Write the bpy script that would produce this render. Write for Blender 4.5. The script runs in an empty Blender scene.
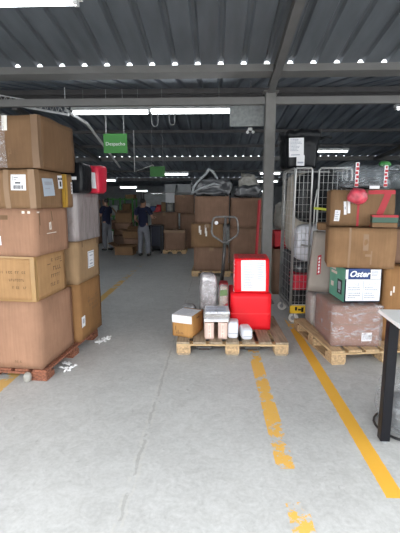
import bpy, bmesh, math, random
from math import sin, cos, pi, radians, tan, atan, sqrt
from mathutils import Vector, Matrix, Euler, noise
random.seed(7)
S = bpy.context.scene
C = S.collection

# ------------------------------------------------------------------ helpers
def link(o, parent=None):
    C.objects.link(o)
    if parent: o.parent = parent
    return o

def tag(o, label=None, cat=None, group=None, kind=None):
    if label: o['label'] = label
    if cat: o['category'] = cat
    if group: o['group'] = group
    if kind: o['kind'] = kind
    return o

def thing(name, label, cat, loc=(0, 0, 0), rz=0, group=None, rx=0, ry=0):
    o = bpy.data.objects.new(name, None)
    o.empty_display_size = .1
    link(o); o.location = loc
    o.rotation_euler = (radians(rx), radians(ry), radians(rz))
    return tag(o, label, cat, group)

def copy_tree(o, parent=None):
    c = o.copy(); C.objects.link(c); c.parent = parent
    for ch in list(o.children): copy_tree(ch, c)
    return c

class MB:
    """collects geometry, several material slots, builds ONE mesh object"""
    def __init__(s): s.v = []; s.f = []; s.m = []
    def add(s, vs, fs, m=0):
        n = len(s.v); s.v += [tuple(v) for v in vs]
        for f in fs: s.f.append([i + n for i in f]); s.m.append(m)
        return s
    def box(s, a, b, m=0, M=None):
        (x0, y0, z0), (x1, y1, z1) = a, b
        vs = [(x0,y0,z0),(x1,y0,z0),(x1,y1,z0),(x0,y1,z0),(x0,y0,z1),(x1,y0,z1),(x1,y1,z1),(x0,y1,z1)]
        if M: vs = [M @ Vector(v) for v in vs]
        return s.add(vs, [(0,3,2,1),(4,5,6,7),(0,1,5,4),(1,2,6,5),(2,3,7,6),(3,0,4,7)], m)
    def tube(s, pts, r, n=8, m=0, cap=True, closed=False):
        pts = [Vector(p) for p in pts]; k = len(pts); rings = []
        rr = r if isinstance(r, (list, tuple)) else [r] * k
        up = None
        for i, p in enumerate(pts):
            a = pts[i-1] if (i > 0 or closed) else p
            b = pts[(i+1) % k] if (i < k-1 or closed) else p
            t = (b - a)
            if t.length < 1e-9: t = Vector((0,0,1))
            t.normalize()
            if up is None:
                up = Vector((0,0,1)) if abs(t.z) < .9 else Vector((1,0,0))
            x = t.cross(up)
            if x.length < 1e-6: x = t.cross(Vector((0,1,0)))
            x.normalize(); y = x.cross(t).normalized(); up = y
            rings.append([p + x*cos(2*pi*j/n)*rr[i] + y*sin(2*pi*j/n)*rr[i] for j in range(n)])
        vs = [v for ring in rings for v in ring]; fs = []
        for i in range(k if closed else k-1):
            i2 = (i+1) % k
            for j in range(n):
                fs.append((i*n+j, i*n+(j+1)%n, i2*n+(j+1)%n, i2*n+j))
        if cap and not closed:
            fs.append(tuple(reversed(range(n)))); fs.append(tuple((k-1)*n+j for j in range(n)))
        return s.add(vs, fs, m)
    def lathe(s, prof, n=24, m=0, M=None):
        vs = [(r*cos(2*pi*j/n), r*sin(2*pi*j/n), z) for r, z in prof for j in range(n)]
        if M: vs = [M @ Vector(v) for v in vs]
        fs = [(i*n+j, i*n+(j+1)%n, (i+1)*n+(j+1)%n, (i+1)*n+j) for i in range(len(prof)-1) for j in range(n)]
        fs.append(tuple(reversed(range(n)))); fs.append(tuple((len(prof)-1)*n+j for j in range(n)))
        return s.add(vs, fs, m)
    def prism(s, outline, axis, a, b, m=0, M=None):
        n = len(outline)
        def P(u, v, t): return {'x': (t,u,v), 'y': (u,t,v), 'z': (u,v,t)}[axis]
        vs = [P(u,v,a) for u,v in outline] + [P(u,v,b) for u,v in outline]
        if M: vs = [M @ Vector(v) for v in vs]
        fs = [tuple(range(n)), tuple(reversed(range(n, 2*n)))] + [(i, i+n, (i+1)%n+n, (i+1)%n) for i in range(n)]
        return s.add(vs, fs, m)
    def build(s, name, mats, parent=None, smooth=False, bevel=0, label=None, kind=None, fix=True):
        me = bpy.data.meshes.new(name)
        me.from_pydata(s.v, [], s.f)
        if not isinstance(mats, (list, tuple)): mats = [mats]
        for m in mats: me.materials.append(m)
        for p, i in zip(me.polygons, s.m): p.material_index = i; p.use_smooth = smooth
        if fix:
            bm = bmesh.new(); bm.from_mesh(me)
            bmesh.ops.recalc_face_normals(bm, faces=bm.faces); bm.to_mesh(me); bm.free()
        me.update()
        o = bpy.data.objects.new(name, me); link(o, parent)
        if bevel:
            b = o.modifiers.new('bevel', 'BEVEL'); b.width = bevel; b.segments = 2; b.limit_method = 'ANGLE'; b.angle_limit = radians(40)
        if label: o['label'] = label
        if kind: o['kind'] = kind
        return o

# ------------------------------------------------------------------ materials
def newmat(name):
    m = bpy.data.materials.new(name); m.use_nodes = True
    nt = m.node_tree; nt.nodes.clear()
    out = nt.nodes.new('ShaderNodeOutputMaterial')
    return m, nt, out
def N(nt, t, **kw):
    n = nt.nodes.new(t)
    for k, v in kw.items():
        if k in n.inputs: n.inputs[k].default_value = v
        else: setattr(n, k, v)
    return n
def ramp(nt, fac, stops):
    r = nt.nodes.new('ShaderNodeValToRGB'); e = r.color_ramp.elements
    while len(e) < len(stops): e.new(.5)
    for el, (p, c) in zip(e, stops):
        el.position = p; el.color = c if len(c) == 4 else (*c, 1)
    nt.links.new(fac, r.inputs[0]); return r
def col4(c): return (c[0], c[1], c[2], 1)

def mat(name, color, rough=.6, metal=0, var=.12, scale=6, bump=0, bscale=40, spec=.5, stretch=(1,1,1), coat=0):
    m, nt, out = newmat(name)
    b = N(nt, 'ShaderNodeBsdfPrincipled', Roughness=rough, Metallic=metal)
    b.inputs['Specular IOR Level'].default_value = spec
    b.inputs['Coat Weight'].default_value = coat
    tc = N(nt, 'ShaderNodeTexCoord'); mp = N(nt, 'ShaderNodeMapping'); mp.inputs['Scale'].default_value = stretch
    nt.links.new(tc.outputs['Object'], mp.inputs[0])
    nz = N(nt, 'ShaderNodeTexNoise', Scale=scale, Detail=5.0)
    nt.links.new(mp.outputs[0], nz.inputs['Vector'])
    lo = [max(0, c*(1-var)) for c in color]; hi = [min(1, c*(1+var)) for c in color]
    r = ramp(nt, nz.outputs['Fac'], [(.3, lo), (.7, hi)])
    nt.links.new(r.outputs[0], b.inputs['Base Color'])
    if bump:
        n2 = N(nt, 'ShaderNodeTexNoise', Scale=bscale, Detail=4.0)
        nt.links.new(mp.outputs[0], n2.inputs['Vector'])
        bp = N(nt, 'ShaderNodeBump', Strength=bump, Distance=.01)
        nt.links.new(n2.outputs['Fac'], bp.inputs['Height']); nt.links.new(bp.outputs[0], b.inputs['Normal'])
    nt.links.new(b.outputs[0], out.inputs[0])
    return m

def board(name, color, var=.15):
    """corrugated cardboard: mottled kraft, fine vertical flutes, scuffs"""
    m, nt, out = newmat(name)
    b = N(nt, 'ShaderNodeBsdfPrincipled', Roughness=.78); b.inputs['Specular IOR Level'].default_value = .18
    tc = N(nt, 'ShaderNodeTexCoord'); oi = N(nt, 'ShaderNodeObjectInfo')
    ad = N(nt, 'ShaderNodeVectorMath', operation='ADD')
    mul = N(nt, 'ShaderNodeVectorMath', operation='SCALE'); mul.inputs['Scale'].default_value = 31
    cx = N(nt, 'ShaderNodeCombineXYZ')
    for k in range(3): nt.links.new(oi.outputs['Random'], cx.inputs[k])
    nt.links.new(cx.outputs[0], mul.inputs[0])
    nt.links.new(tc.outputs['Object'], ad.inputs[0]); nt.links.new(mul.outputs[0], ad.inputs[1])
    n1 = N(nt, 'ShaderNodeTexNoise', Scale=3.2, Detail=6.0, Roughness=.6)
    nt.links.new(ad.outputs[0], n1.inputs['Vector'])
    mp = N(nt, 'ShaderNodeMapping'); mp.inputs['Scale'].default_value = (55, 55, 3)
    nt.links.new(ad.outputs[0], mp.inputs[0])
    n2 = N(nt, 'ShaderNodeTexNoise', Scale=1.0, Detail=2.0)
    nt.links.new(mp.outputs[0], n2.inputs['Vector'])
    lo = [c*(1-var) for c in color]; hi = [min(1, c*(1+var)) for c in color]
    r = ramp(nt, n1.outputs['Fac'], [(.3, lo), (.7, hi)])
    mx = N(nt, 'ShaderNodeMixRGB', blend_type='OVERLAY'); mx.inputs[0].default_value = .16
    nt.links.new(r.outputs[0], mx.inputs[1]); nt.links.new(n2.outputs['Fac'], mx.inputs[2])
    nt.links.new(mx.outputs[0], b.inputs['Base Color'])
    bp = N(nt, 'ShaderNodeBump', Strength=.15, Distance=.004)
    nt.links.new(n2.outputs['Fac'], bp.inputs['Height']); nt.links.new(bp.outputs[0], b.inputs['Normal'])
    nt.links.new(b.outputs[0], out.inputs[0])
    return m

def film(name, tint=(.85,.87,.9), clear=.7, scale=9, rough=.16, lo=.45, hi=.75, stretch=(1,1,2.5)):
    """stretch film: mostly see-through with milky creases, sheen and glints painted in as pale noise"""
    m, nt, out = newmat(name)
    tr = N(nt, 'ShaderNodeBsdfTransparent')
    b = N(nt, 'ShaderNodeBsdfPrincipled', Roughness=rough); b.inputs['Base Color'].default_value = col4(tint)
    b.inputs['Specular IOR Level'].default_value = .9
    tc = N(nt, 'ShaderNodeTexCoord'); mp = N(nt, 'ShaderNodeMapping'); mp.inputs['Scale'].default_value = stretch
    mp.inputs['Rotation'].default_value = (.5, .3, .4)
    nt.links.new(tc.outputs['Object'], mp.inputs[0])
    nz = N(nt, 'ShaderNodeTexNoise', Scale=scale, Detail=7.0, Roughness=.65, Distortion=1.4)
    nt.links.new(mp.outputs[0], nz.inputs['Vector'])
    r = ramp(nt, nz.outputs['Fac'], [(lo, (1-clear,)*3), (hi, (min(1, 1-clear+.65),)*3)])
    bp = N(nt, 'ShaderNodeBump', Strength=.7, Distance=.02)
    nt.links.new(nz.outputs['Fac'], bp.inputs['Height']); nt.links.new(bp.outputs[0], b.inputs['Normal'])
    mx = N(nt, 'ShaderNodeMixShader')
    nt.links.new(r.outputs[0], mx.inputs[0]); nt.links.new(tr.outputs[0], mx.inputs[1]); nt.links.new(b.outputs[0], mx.inputs[2])
    nt.links.new(mx.outputs[0], out.inputs[0])
    return m

def emit(name, color, st):
    m, nt, out = newmat(name)
    e = N(nt, 'ShaderNodeEmission', Strength=st); e.inputs[0].default_value = col4(color)
    nt.links.new(e.outputs[0], out.inputs[0]); return m

def floor_mat():
    m, nt, out = newmat('worn_concrete')
    L = nt.links.new
    b = N(nt, 'ShaderNodeBsdfPrincipled', Roughness=.62); b.inputs['Specular IOR Level'].default_value = .35
    g = N(nt, 'ShaderNodeNewGeometry'); sep = N(nt, 'ShaderNodeSeparateXYZ'); L(g.outputs['Position'], sep.inputs[0])
    X, Y = sep.outputs[0], sep.outputs[1]
    def M(op, a, c=None, d=None):
        n = N(nt, 'ShaderNodeMath', operation=op)
        for i, v in enumerate((a, c, d)):
            if v is None: continue
            if isinstance(v, (int, float)): n.inputs[i].default_value = v
            else: L(v, n.inputs[i])
        return n.outputs[0]
    def noise_(scale, det=5, rough=.6, dist=0, st=None):
        n = N(nt, 'ShaderNodeTexNoise', Scale=scale, Detail=float(det), Roughness=rough, Distortion=dist)
        if st:
            mp = N(nt, 'ShaderNodeMapping'); mp.inputs['Scale'].default_value = st
            L(g.outputs['Position'], mp.inputs[0]); L(mp.outputs[0], n.inputs['Vector'])
        else: L(g.outputs['Position'], n.inputs['Vector'])
        return n.outputs['Fac']
    n1 = noise_(1.3, 7, .65); n2 = noise_(45, 3); n3 = noise_(9, 5, .7, 1.5)
    base = ramp(nt, n1, [(.28, (.47,.47,.46)), (.72, (.58,.58,.567))]).outputs[0]
    mx = N(nt, 'ShaderNodeMixRGB', blend_type='OVERLAY'); mx.inputs[0].default_value = .20
    L(base, mx.inputs[1]); L(n2, mx.inputs[2])
    mx1 = N(nt, 'ShaderNodeMixRGB', blend_type='OVERLAY'); mx1.inputs[0].default_value = .32
    L(mx.outputs[0], mx1.inputs[1]); L(n3, mx1.inputs[2]); cur = mx1.outputs[0]
    def over(fac, color):
        nonlocal cur
        x = N(nt, 'ShaderNodeMixRGB'); L(fac, x.inputs[0]); L(cur, x.inputs[1]); x.inputs[2].default_value = col4(color); cur = x.outputs[0]
    # pale scratches
    sc = noise_(3, 8, .75, 2.2, (3, .8, 1))
    over(M('MULTIPLY', M('GREATER_THAN', sc, .63), .34), (.6,.6,.59))
    # scuff specks
    over(M('MULTIPLY', M('LESS_THAN', noise_(14, 4, .6, 1), .30), .3), (.22,.22,.22))
    # joint crack
    wob = M('MULTIPLY', M('SUBTRACT', noise_(6, 6, .7), .5), .07)
    dx = M('ABSOLUTE', M('ADD', M('ADD', X, .475), wob))
    ck = M('LESS_THAN', dx, M('MULTIPLY', noise_(11, 4), .018))
    over(M('MULTIPLY', M('MULTIPLY', ck, M('GREATER_THAN', noise_(3.5, 5), .47)), .35), (.27,.255,.23))
    ck2 = M('LESS_THAN', M('ABSOLUTE', M('ADD', dx, -.02)), M('MULTIPLY', M('SUBTRACT', noise_(17, 4), .42), .06))
    over(M('MULTIPLY', ck2, .28), (.62,.6,.55))
    yellow = (.92, .47, .02)
    e = M('MULTIPLY', M('SUBTRACT', noise_(30, 3), .5), .012)
    # solid right line
    s1 = M('LESS_THAN', M('ABSOLUTE', M('ADD', M('SUBTRACT', X, .99), e)), .051)
    s1 = M('MULTIPLY', s1, M('GREATER_THAN', Y, 1.98))
    s1 = M('MULTIPLY', s1, M('GREATER_THAN', M('SUBTRACT', noise_(5, 8, .7), M('MULTIPLY', M('MAXIMUM', M('SUBTRACT', Y, 4.4), 0), .28)), .315))
    over(M('MULTIPLY', s1, .93), yellow)
    # worn line under the pallet
    cx = M('MULTIPLY_ADD', Y, -.012, .462)
    s2 = M('LESS_THAN', M('ABSOLUTE', M('ADD', M('SUBTRACT', X, cx), e)), .058)
    gap = M('MULTIPLY', M('GREATER_THAN', Y, 1.93), M('LESS_THAN', Y, 2.2))
    far_ = M('MULTIPLY', M('MAXIMUM', M('SUBTRACT', Y, 4.0), 0), .12)
    th_ = M('ADD', M('ADD', M('MULTIPLY_ADD', gap, .14, .455), far_), M('MULTIPLY', M('LESS_THAN', Y, 1.93), .045))
    edge = M('MULTIPLY', M('ABSOLUTE', M('SUBTRACT', X, M('ADD', cx, .012))), .9)
    mixn = M('ADD', M('MULTIPLY', noise_(3.1, 2), .45), M('MULTIPLY', noise_(15, 8, .75), .60))
    s2 = M('MULTIPLY', s2, M('GREATER_THAN', M('SUBTRACT', mixn, edge), th_))
    over(M('MULTIPLY', s2, .85), (.88,.47,.035))
    # left line
    s3 = M('LESS_THAN', M('ABSOLUTE', M('ADD', M('ADD', X, 1.87), e)), .06)
    s3 = M('MULTIPLY', s3, M('GREATER_THAN', M('SUBTRACT', noise_(6, 8, .7), M('MULTIPLY', M('MAXIMUM', M('SUBTRACT', Y, 6.5), 0), .05)), .42))
    over(M('MULTIPLY', s3, .8), (.75,.44,.06))
    L(cur, b.inputs['Base Color'])
    bp = N(nt, 'ShaderNodeBump', Strength=.2, Distance=.004); L(n2, bp.inputs['Height']); L(bp.outputs[0], b.inputs['Normal'])
    L(ramp(nt, n1, [(.3,(.5,)*3), (.7,(.75,)*3)]).outputs[0], b.inputs['Roughness'])
    L(b.outputs[0], out.inputs[0])
    return m

KRAFT = board('kraft_board', (.225,.132,.070))
PINK = board('pinkish_board', (.33,.185,.118))
KRAFTD = board('dark_kraft_board', (.17,.098,.052))
GOLDK = board('golden_kraft_board', (.37,.215,.10))
ORANGEL = board('bright_orange_kraft_board', (.47,.245,.085))
REDK = board('reddish_brown_board', (.27,.13,.09))
TAN = board('tan_board', (.25,.142,.072))
PALEK = board('pale_kraft_board', (.31,.20,.11))
ORANGEK = board('orange_kraft_board', (.29,.15,.062))
DULLK = board('dull_brown_board', (.225,.135,.092))
TAPE = mat('clear_parcel_tape', (.255,.152,.080), .5, var=.08)
TAPED = mat('dark_parcel_tape', (.175,.102,.055), .6, var=.08)
TAPEY = mat('yellow_parcel_tape', (.50,.29,.045), .28, var=.1)
TAPEA = mat('amber_parcel_tape', (.36,.215,.085), .28, var=.1)
TAPEW = mat('white_tape', (.75,.72,.66), .4)
TAPER = mat('red_tape', (.42,.008,.02), .5, var=.1)
PAPER = mat('white_paper', (.80,.80,.82), .6, var=.03)
PAPERB = mat('bluish_label_paper', (.42,.48,.55), .5, var=.05)
INK = mat('printed_ink', (.03,.03,.035), .7)
INKG = mat('faded_print', (.17,.095,.045), .8)
INKW = mat('white_print', (.75,.68,.6), .8)
INKP = mat('pale_print', (.60,.62,.68), .8)
INKB = mat('grey_print', (.38,.40,.46), .8)
RED = mat('red_gloss_board', (.86,.012,.022), .5, spec=.3, var=.06, scale=4, bump=.15, bscale=9)
REDD = mat('dark_red_board', (.50,.015,.025), .5)
WOOD = mat('pallet_wood', (.52,.36,.20), .78, var=.28, scale=5, stretch=(9,1,9), bump=.3, bscale=14)
WOODX = mat('pallet_wood_cross', (.55,.38,.205), .78, var=.28, scale=5, stretch=(1,9,9), bump=.3, bscale=14)
WOODO = mat('old_grey_pallet_wood', (.33,.255,.175), .8, var=.3, scale=5, stretch=(9,1,9), bump=.3, bscale=14)
CHIP = mat('chipboard_block', (.24,.09,.05), .85, var=.5, scale=55, bump=.5, bscale=60)
CHIPL = mat('pale_chipboard_block', (.50,.34,.19), .85, var=.35, scale=45, bump=.4, bscale=60)
SHEET = mat('painted_roof_sheet', (.17,.188,.21), .42, metal=.25, var=.18, scale=2.0, stretch=(3,.6,1))
SHEET2 = mat('galvanised_sheet_lit_mottle', (.17,.20,.245), .45, metal=.5, var=.5, scale=1.6, stretch=(3.3,.35,1))  # strong colour mottle paints bluish lit patches onto the far roof
STEEL = mat('dull_painted_steel', (.22,.215,.21), .55, metal=.2, var=.1, scale=3)
STEELD = mat('dark_roof_steel', (.12,.115,.115), .6, metal=.2)
STEELC = mat('grey_column_paint', (.22,.215,.205), .55, var=.12)
GALV = mat('galvanised_steel', (.48,.48,.47), .35, metal=.6, var=.1)
GREYM = mat('light_grey_steel', (.40,.41,.42), .5, metal=.3)
BLACKM = mat('black_steel', (.007,.007,.010), .4, spec=.25)
BLACKP = mat('black_plastic', (.012,.012,.014), .3, var=.3)
FILMK = mat('black_crumpled_film', (.009,.010,.012), .3, var=.4, bump=.8, bscale=14, spec=.22)
RUBBER = mat('brown_rubber', (.10,.065,.05), .7)
WHEELW = mat('white_nylon_wheel', (.82,.80,.76), .5)
YELLOWP = mat('yellow_plastic', (.75,.47,.02), .45)
STRAPY = mat('yellow_green_strap', (.55,.60,.06), .5)
GREENS = mat('green_sign_board', (.045,.22,.04), .5, var=.08)
GREENB = mat('teal_green_print', (.13,.40,.28), .5, var=.15)
GREENF = mat('green_frame_paint', (.05,.26,.04), .5)
BLUEN = mat('navy_blue_print', (.006,.035,.16), .4, var=.05)
NAVYD = mat('dark_navy_board', (.008,.012,.04), .4)
BEIGE = mat('beige_cloth', (.46,.41,.34), .85, var=.12, bump=.5, bscale=12)
GREYB = mat('grey_brown_board', (.30,.26,.225), .75, var=.1)
WHITEB = mat('white_bag_film', (.66,.66,.71), .35, var=.08, bump=.8, bscale=10)
GREYF = mat('grey_film_bundle', (.065,.068,.074), .22, var=.35, scale=9, bump=1, bscale=12, spec=.8)
GREYF2 = mat('pale_film_bundle', (.30,.285,.255), .35, var=.35, scale=8, bump=1, bscale=12, spec=.7)
FILM = film('clear_stretch_film', (.80,.76,.78), clear=.86, lo=.5, hi=.85)
FILMM = film('milky_stretch_film', (.62,.56,.57), clear=.80, scale=6, lo=.5, hi=.92)
FILMS = film('sheen_streaked_film', (.78,.72,.72), clear=.84, scale=5.5, lo=.50, hi=.78, rough=.14, stretch=(1,1,2.2))  # pale noise streaks paint the sheen of the wrap
FILMH = film('hazy_grey_film', (.42,.38,.385), clear=.50, scale=4, lo=.35, hi=1.0, rough=.3, stretch=(3,3,.6))
FILMC = film('clear_plastic_sheet', (.75,.82,.88), clear=.93, scale=7, lo=.55, hi=.80)  # pale noise patches painted in as glints on the plastic
SHRED = mat('white_film_scrap', (.9,.9,.9), .35, var=.06)
SKIN = mat('skin', (.34,.19,.13), .55)
HAIR = mat('black_hair', (.008,.007,.007), .5)
NAVY = mat('navy_shirt_cloth', (.006,.009,.035), .85, bump=.3, bscale=20)
TROUS = mat('grey_trouser_cloth', (.17,.175,.20), .9, bump=.3, bscale=20)
SHOE = mat('black_shoe', (.012,.012,.012), .5)
TUBE = emit('lit_lamp_tube', (.93,.97,1), 9.0)
LAMPW = mat('white_lamp_housing', (.75,.76,.76), .4)
TABLEW = mat('white_table_laminate', (.88,.89,.88), .25, var=.02)
WALL = mat('grey_wall_paint', (.36,.38,.40), .8)
PINKBOX = mat('pale_pink_carton', (.68,.50,.43), .6, var=.06)
SILVER = mat('silver_film_pack', (.45,.44,.45), .2, metal=.3, var=.5, scale=16, bump=.9, bscale=15)  # strong tone variation paints highlights and darks into the film
CLOTHW = mat('white_wrapped_pack', (.72,.73,.78), .35, var=.06, bump=.5, bscale=14)
WALLG = mat('translucent_grey_panel', (.30,.32,.32), .6, var=.2, scale=20)

# ------------------------------------------------------------------ cartons with conforming tape, labels, print
class Carton:
    def __init__(s, name, label, cat, x, y, z, w, d, h, rz=0, corner='R', m=KRAFT, group=None, bulge=.008, amp=.006, seed=0,
                 tape=TAPE, part='carton_body', ry=0, rx=0, bev=.006):
        a = radians(rz); u = Vector((cos(a), sin(a), 0)); v = Vector((-sin(a), cos(a), 0))
        c = Vector((x, y, z)) + v*d/2 + (u*(-w/2) if corner == 'R' else u*(w/2))
        s.w, s.d, s.h, s.b, s.a, s.seed = w, d, h, bulge, amp, seed
        s.root = thing(name, label, cat, c, rz, group, rx, ry)
        bm = bmesh.new(); bmesh.ops.create_cube(bm, size=1)
        bmesh.ops.subdivide_edges(bm, edges=bm.edges[:], cuts=7, use_grid_fill=True)
        for vt in bm.verts: vt.co = s.disp(Vector((vt.co.x*w, vt.co.y*d, (vt.co.z+.5)*h)))
        bm.normal_update()
        es = [e for e in bm.edges if e.calc_face_angle(0) > radians(50)]
        bmesh.ops.bevel(bm, geom=es, offset=bev, segments=2, affect='EDGES')
        me = bpy.data.meshes.new(part); bm.to_mesh(me); bm.free()
        me.materials.append(m)
        for p in me.polygons: p.use_smooth = True
        s.body = link(bpy.data.objects.new(part, me), s.root)
        if tape: s.decal('tape', 'T', .44, .56, 0, 1, tape); 
        if tape: s.decal('tape', 'F', .44, .56, .84, 1, tape); s.decal('tape', 'R', .0, .0, 0, 0, None)
    def disp(s, p):
        u, v, t = 2*p.x/s.w, 2*p.y/s.d, 2*p.z/s.h - 1
        q = Vector(p)
        cl = lambda k: max(0, 1-k*k)
        q.x += s.b * u**3 * cl(v) * cl(t)
        q.y += s.b * v**3 * cl(u) * cl(t)
        if t > 0: q.z += -.4*s.b * t**3 * cl(u) * cl(v)
        k = noise.noise_vector(Vector((p.x*4+s.seed*7.3, p.y*4+s.seed*3.1, p.z*4+s.seed)))
        q.x += k.x*s.a; q.y += k.y*s.a
        q.z += k.z*s.a*min(1, max(0, p.z/s.h))*.8
        return q
    def P(s, face, a, b, lift):
        w, d, h = s.w, s.d, s.h
        if face == 'F': p, n = Vector(((a-.5)*w, -d/2, b*h)), Vector((0,-1,0))
        elif face == 'R': p, n = Vector((w/2, (a-.5)*d, b*h)), Vector((1,0,0))
        elif face == 'L': p, n = Vector((-w/2, (.5-a)*d, b*h)), Vector((-1,0,0))
        else: p, n = Vector(((a-.5)*w, (b-.5)*d, h)), Vector((0,0,1))
        return s.disp(p) + n*lift
    def decal(s, name, face, a0, a1, b0, b1, m, lift=.0025, k=6, skew=0, label=None, rects=None, ink=INK, parent=None):
        """paper or tape patch that follows the face; rects are printed marks in 0..1 patch coordinates"""
        if m is None: return
        mb = MB()
        def grid(x0, x1, y0, y1, lf, mi, kx, ky):
            vs = []
            for j in range(ky+1):
                for i in range(kx+1):
                    fx, fy = x0+(x1-x0)*i/kx, y0+(y1-y0)*j/ky
                    vs.append(s.P(face, a0+(a1-a0)*fx + skew*(fy-.5), b0+(b1-b0)*fy - skew*.6*(fx-.5), lf))
            mb.add(vs, [(j*(kx+1)+i, j*(kx+1)+i+1, (j+1)*(kx+1)+i+1, (j+1)*(kx+1)+i) for j in range(ky) for i in range(kx)], mi)
        grid(0, 1, 0, 1, lift, 0, k, k)
        for (x0, y0, x1, y1) in (rects or []): grid(x0, x1, y0, y1, lift+.0015, 1, 1, 1)
        o = mb.build(name, [m, ink], parent or s.root, fix=False, label=label)
        return o
    def prints(s, name, face, rects, m, lift=.0022, label=None):
        mb = MB()
        for (x0, y0, x1, y1) in rects:
            mb.add([s.P(face, *q, lift) for q in ((x0,y0),(x1,y0),(x1,y1),(x0,y1))], [(0,1,2,3)])
        return mb.build(name, m, s.root, fix=False, label=label)
    def line(s, *args): return s.prints(*args)

def barcode(seed=0, n=14, y0=.1, y1=.5, x0=.12, x1=.88):
    r = random.Random(seed); out = []; x = x0
    step = (x1-x0)/n
    for i in range(n):
        out.append((x, y0, x + step*r.uniform(.3, .75), y1)); x += step
    return out
def textlines(seed, rows, x0=.1, x1=.9, y0=.55, y1=.92):
    r = random.Random(seed); out = []; hh = (y1-y0)/rows
    for k in range(rows):
        y = y1 - hh*(k+1); x = x0; end = x0 + (x1-x0)*r.uniform(.55, 1)
        while x < end:
            wd = r.uniform(.05, .14)*(x1-x0); out.append((x, y+hh*.25, min(end, x+wd), y+hh*.75)); x += wd + .03*(x1-x0)
    return out
def glyphs(seed, x0, x1, y0, y1, n):
    """a printed line too blurred to read: small upright strokes"""
    r = random.Random(seed); out = []; st = (x1-x0)/n
    for i in range(n):
        if r.random() < .15: continue
        x = x0+st*i
        out.append((x, y0, x+st*.28, y1)); 
        if r.random() < .7: out.append((x, y1-(y1-y0)*.25, x+st*.7, y1))
        if r.random() < .6: out.append((x, y0, x+st*.7, y0+(y1-y0)*.25))
    return out

def text_mesh(name, txt, size, M, m, parent, shear=0, extrude=.0005, align='CENTER', bold=0):
    cu = bpy.data.curves.new('lettering', 'FONT'); cu.body = txt; cu.size = size; cu.shear = shear
    cu.align_x = align; cu.align_y = 'CENTER'; cu.extrude = extrude; cu.offset = bold; cu.resolution_u = 3
    t = bpy.data.objects.new('lettering', cu); C.objects.link(t)
    dg = bpy.context.evaluated_depsgraph_get(); dg.update()
    me = bpy.data.meshes.new_from_object(t.evaluated_get(dg))
    bpy.data.objects.remove(t); me.transform(M); me.materials.clear(); me.materials.append(m); me.name = name
    o = bpy.data.objects.new(name, me); link(o, parent); return o
FRONT = Matrix.Rotation(pi/2, 4, 'X')   # text in the XZ plane, read from -Y

def blob_mesh(name, w, d, h, m, parent, seed=0, e=.55, amp=.02, freq=5, n=24, parts=None, flat=True, taper=0):
    """soft pillow-like mass: superellipsoid with wrinkles, flat underside"""
    mb = MB(); vs = []; nr = n//2
    sg = lambda v, p: (abs(v)**p)*(1 if v >= 0 else -1)
    for j in range(nr+1):
        ph = -pi/2 + pi*j/nr
        for i in range(n):
            th = 2*pi*i/n
            x = sg(cos(ph), e)*sg(cos(th), e); y = sg(cos(ph), e)*sg(sin(th), e); z = sg(sin(ph), e)
            tp = 1 - taper*(z+1)/2
            p = Vector((x*w/2*tp, y*d/2*tp, (z+1)*h/2))
            k = noise.noise_vector(p*freq + Vector((seed*5.1, seed*2.7, seed)))
            k2 = noise.noise_vector(p*freq*3 + Vector((seed, seed*4.7, seed*2)))
            p = p + k*amp + k2*amp*.4
            if p.z < 0: p.z = 0
            if flat and z < -.98: p.z = 0
            vs.append(p)
    fs = [(j*n+i, j*n+(i+1)%n, (j+1)*n+(i+1)%n, (j+1)*n+i) for j in range(nr) for i in range(n)]
    mb.add(vs, fs)
    o = mb.build(name, m, parent, smooth=True)
    return o

def shell(name, w, d, h, m, parent, pad=.008, seed=0, amp=.008, x0=None, x1=None, z1=None, top=True):
    """wrinkled film skin standing just off a box of size w,d,h (local, base at z=0)"""
    X0 = -w/2-pad if x0 is None else x0; X1 = w/2+pad if x1 is None else x1
    Y0, Y1, Z1 = -d/2-pad, d/2+pad, (h+pad if z1 is None else z1)
    bm = bmesh.new(); bmesh.ops.create_cube(bm, size=1)
    bmesh.ops.subdivide_edges(bm, edges=bm.edges[:], cuts=9, use_grid_fill=True)
    for v in bm.verts:
        p = Vector((X0+(v.co.x+.5)*(X1-X0), Y0+(v.co.y+.5)*(Y1-Y0), .004+(v.co.z+.5)*(Z1-.004)))
        k = noise.noise_vector(Vector((p.x*9+seed, p.y*9+seed*2, p.z*5)))
        out = Vector((v.co.x, v.co.y, max(0, v.co.z))); 
        v.co = p + out*(abs(k.x)*amp*2)
    me = bpy.data.meshes.new(name); bm.to_mesh(me); bm.free(); me.materials.append(m)
    for p in me.polygons: p.use_smooth = True
    return link(bpy.data.objects.new(name, me), parent)

# ------------------------------------------------------------------ SETTING
def struct(mb, name, m, **k):
    o = mb.build(name, m, **k); o['kind'] = 'structure'; return o
XL, XR, YB = -9.0, 9.0, 30.0
struct(MB().box((-40, -40, -.2), (40, YB+.2, 0)), 'floor', floor_mat())
struct(MB().box((XL-.2, .5, 0), (XL, YB, 4.6)), 'wall_left', WALL)
struct(MB().box((XR, 5.0, 0), (XR+.2, YB, 4.6)), 'wall_right', WALL)  # unseen wall, cut short so side light reaches the left stack
HEAD = 2.55  # unseen front wall header, height set to dim upper cartons and shape floor light
struct(MB().box((XL, .52, HEAD), (XR, .68, 4.15)).box((XL, .52, 0), (-7.5, .68, HEAD)).box((6.5, .52, 0), (XR, .68, HEAD)), 'wall_front', WALL)
struct(MB().box((XL-.2, YB, 0), (XR+.2, YB+.2, 4.6)), 'wall_back', WALL)

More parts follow.
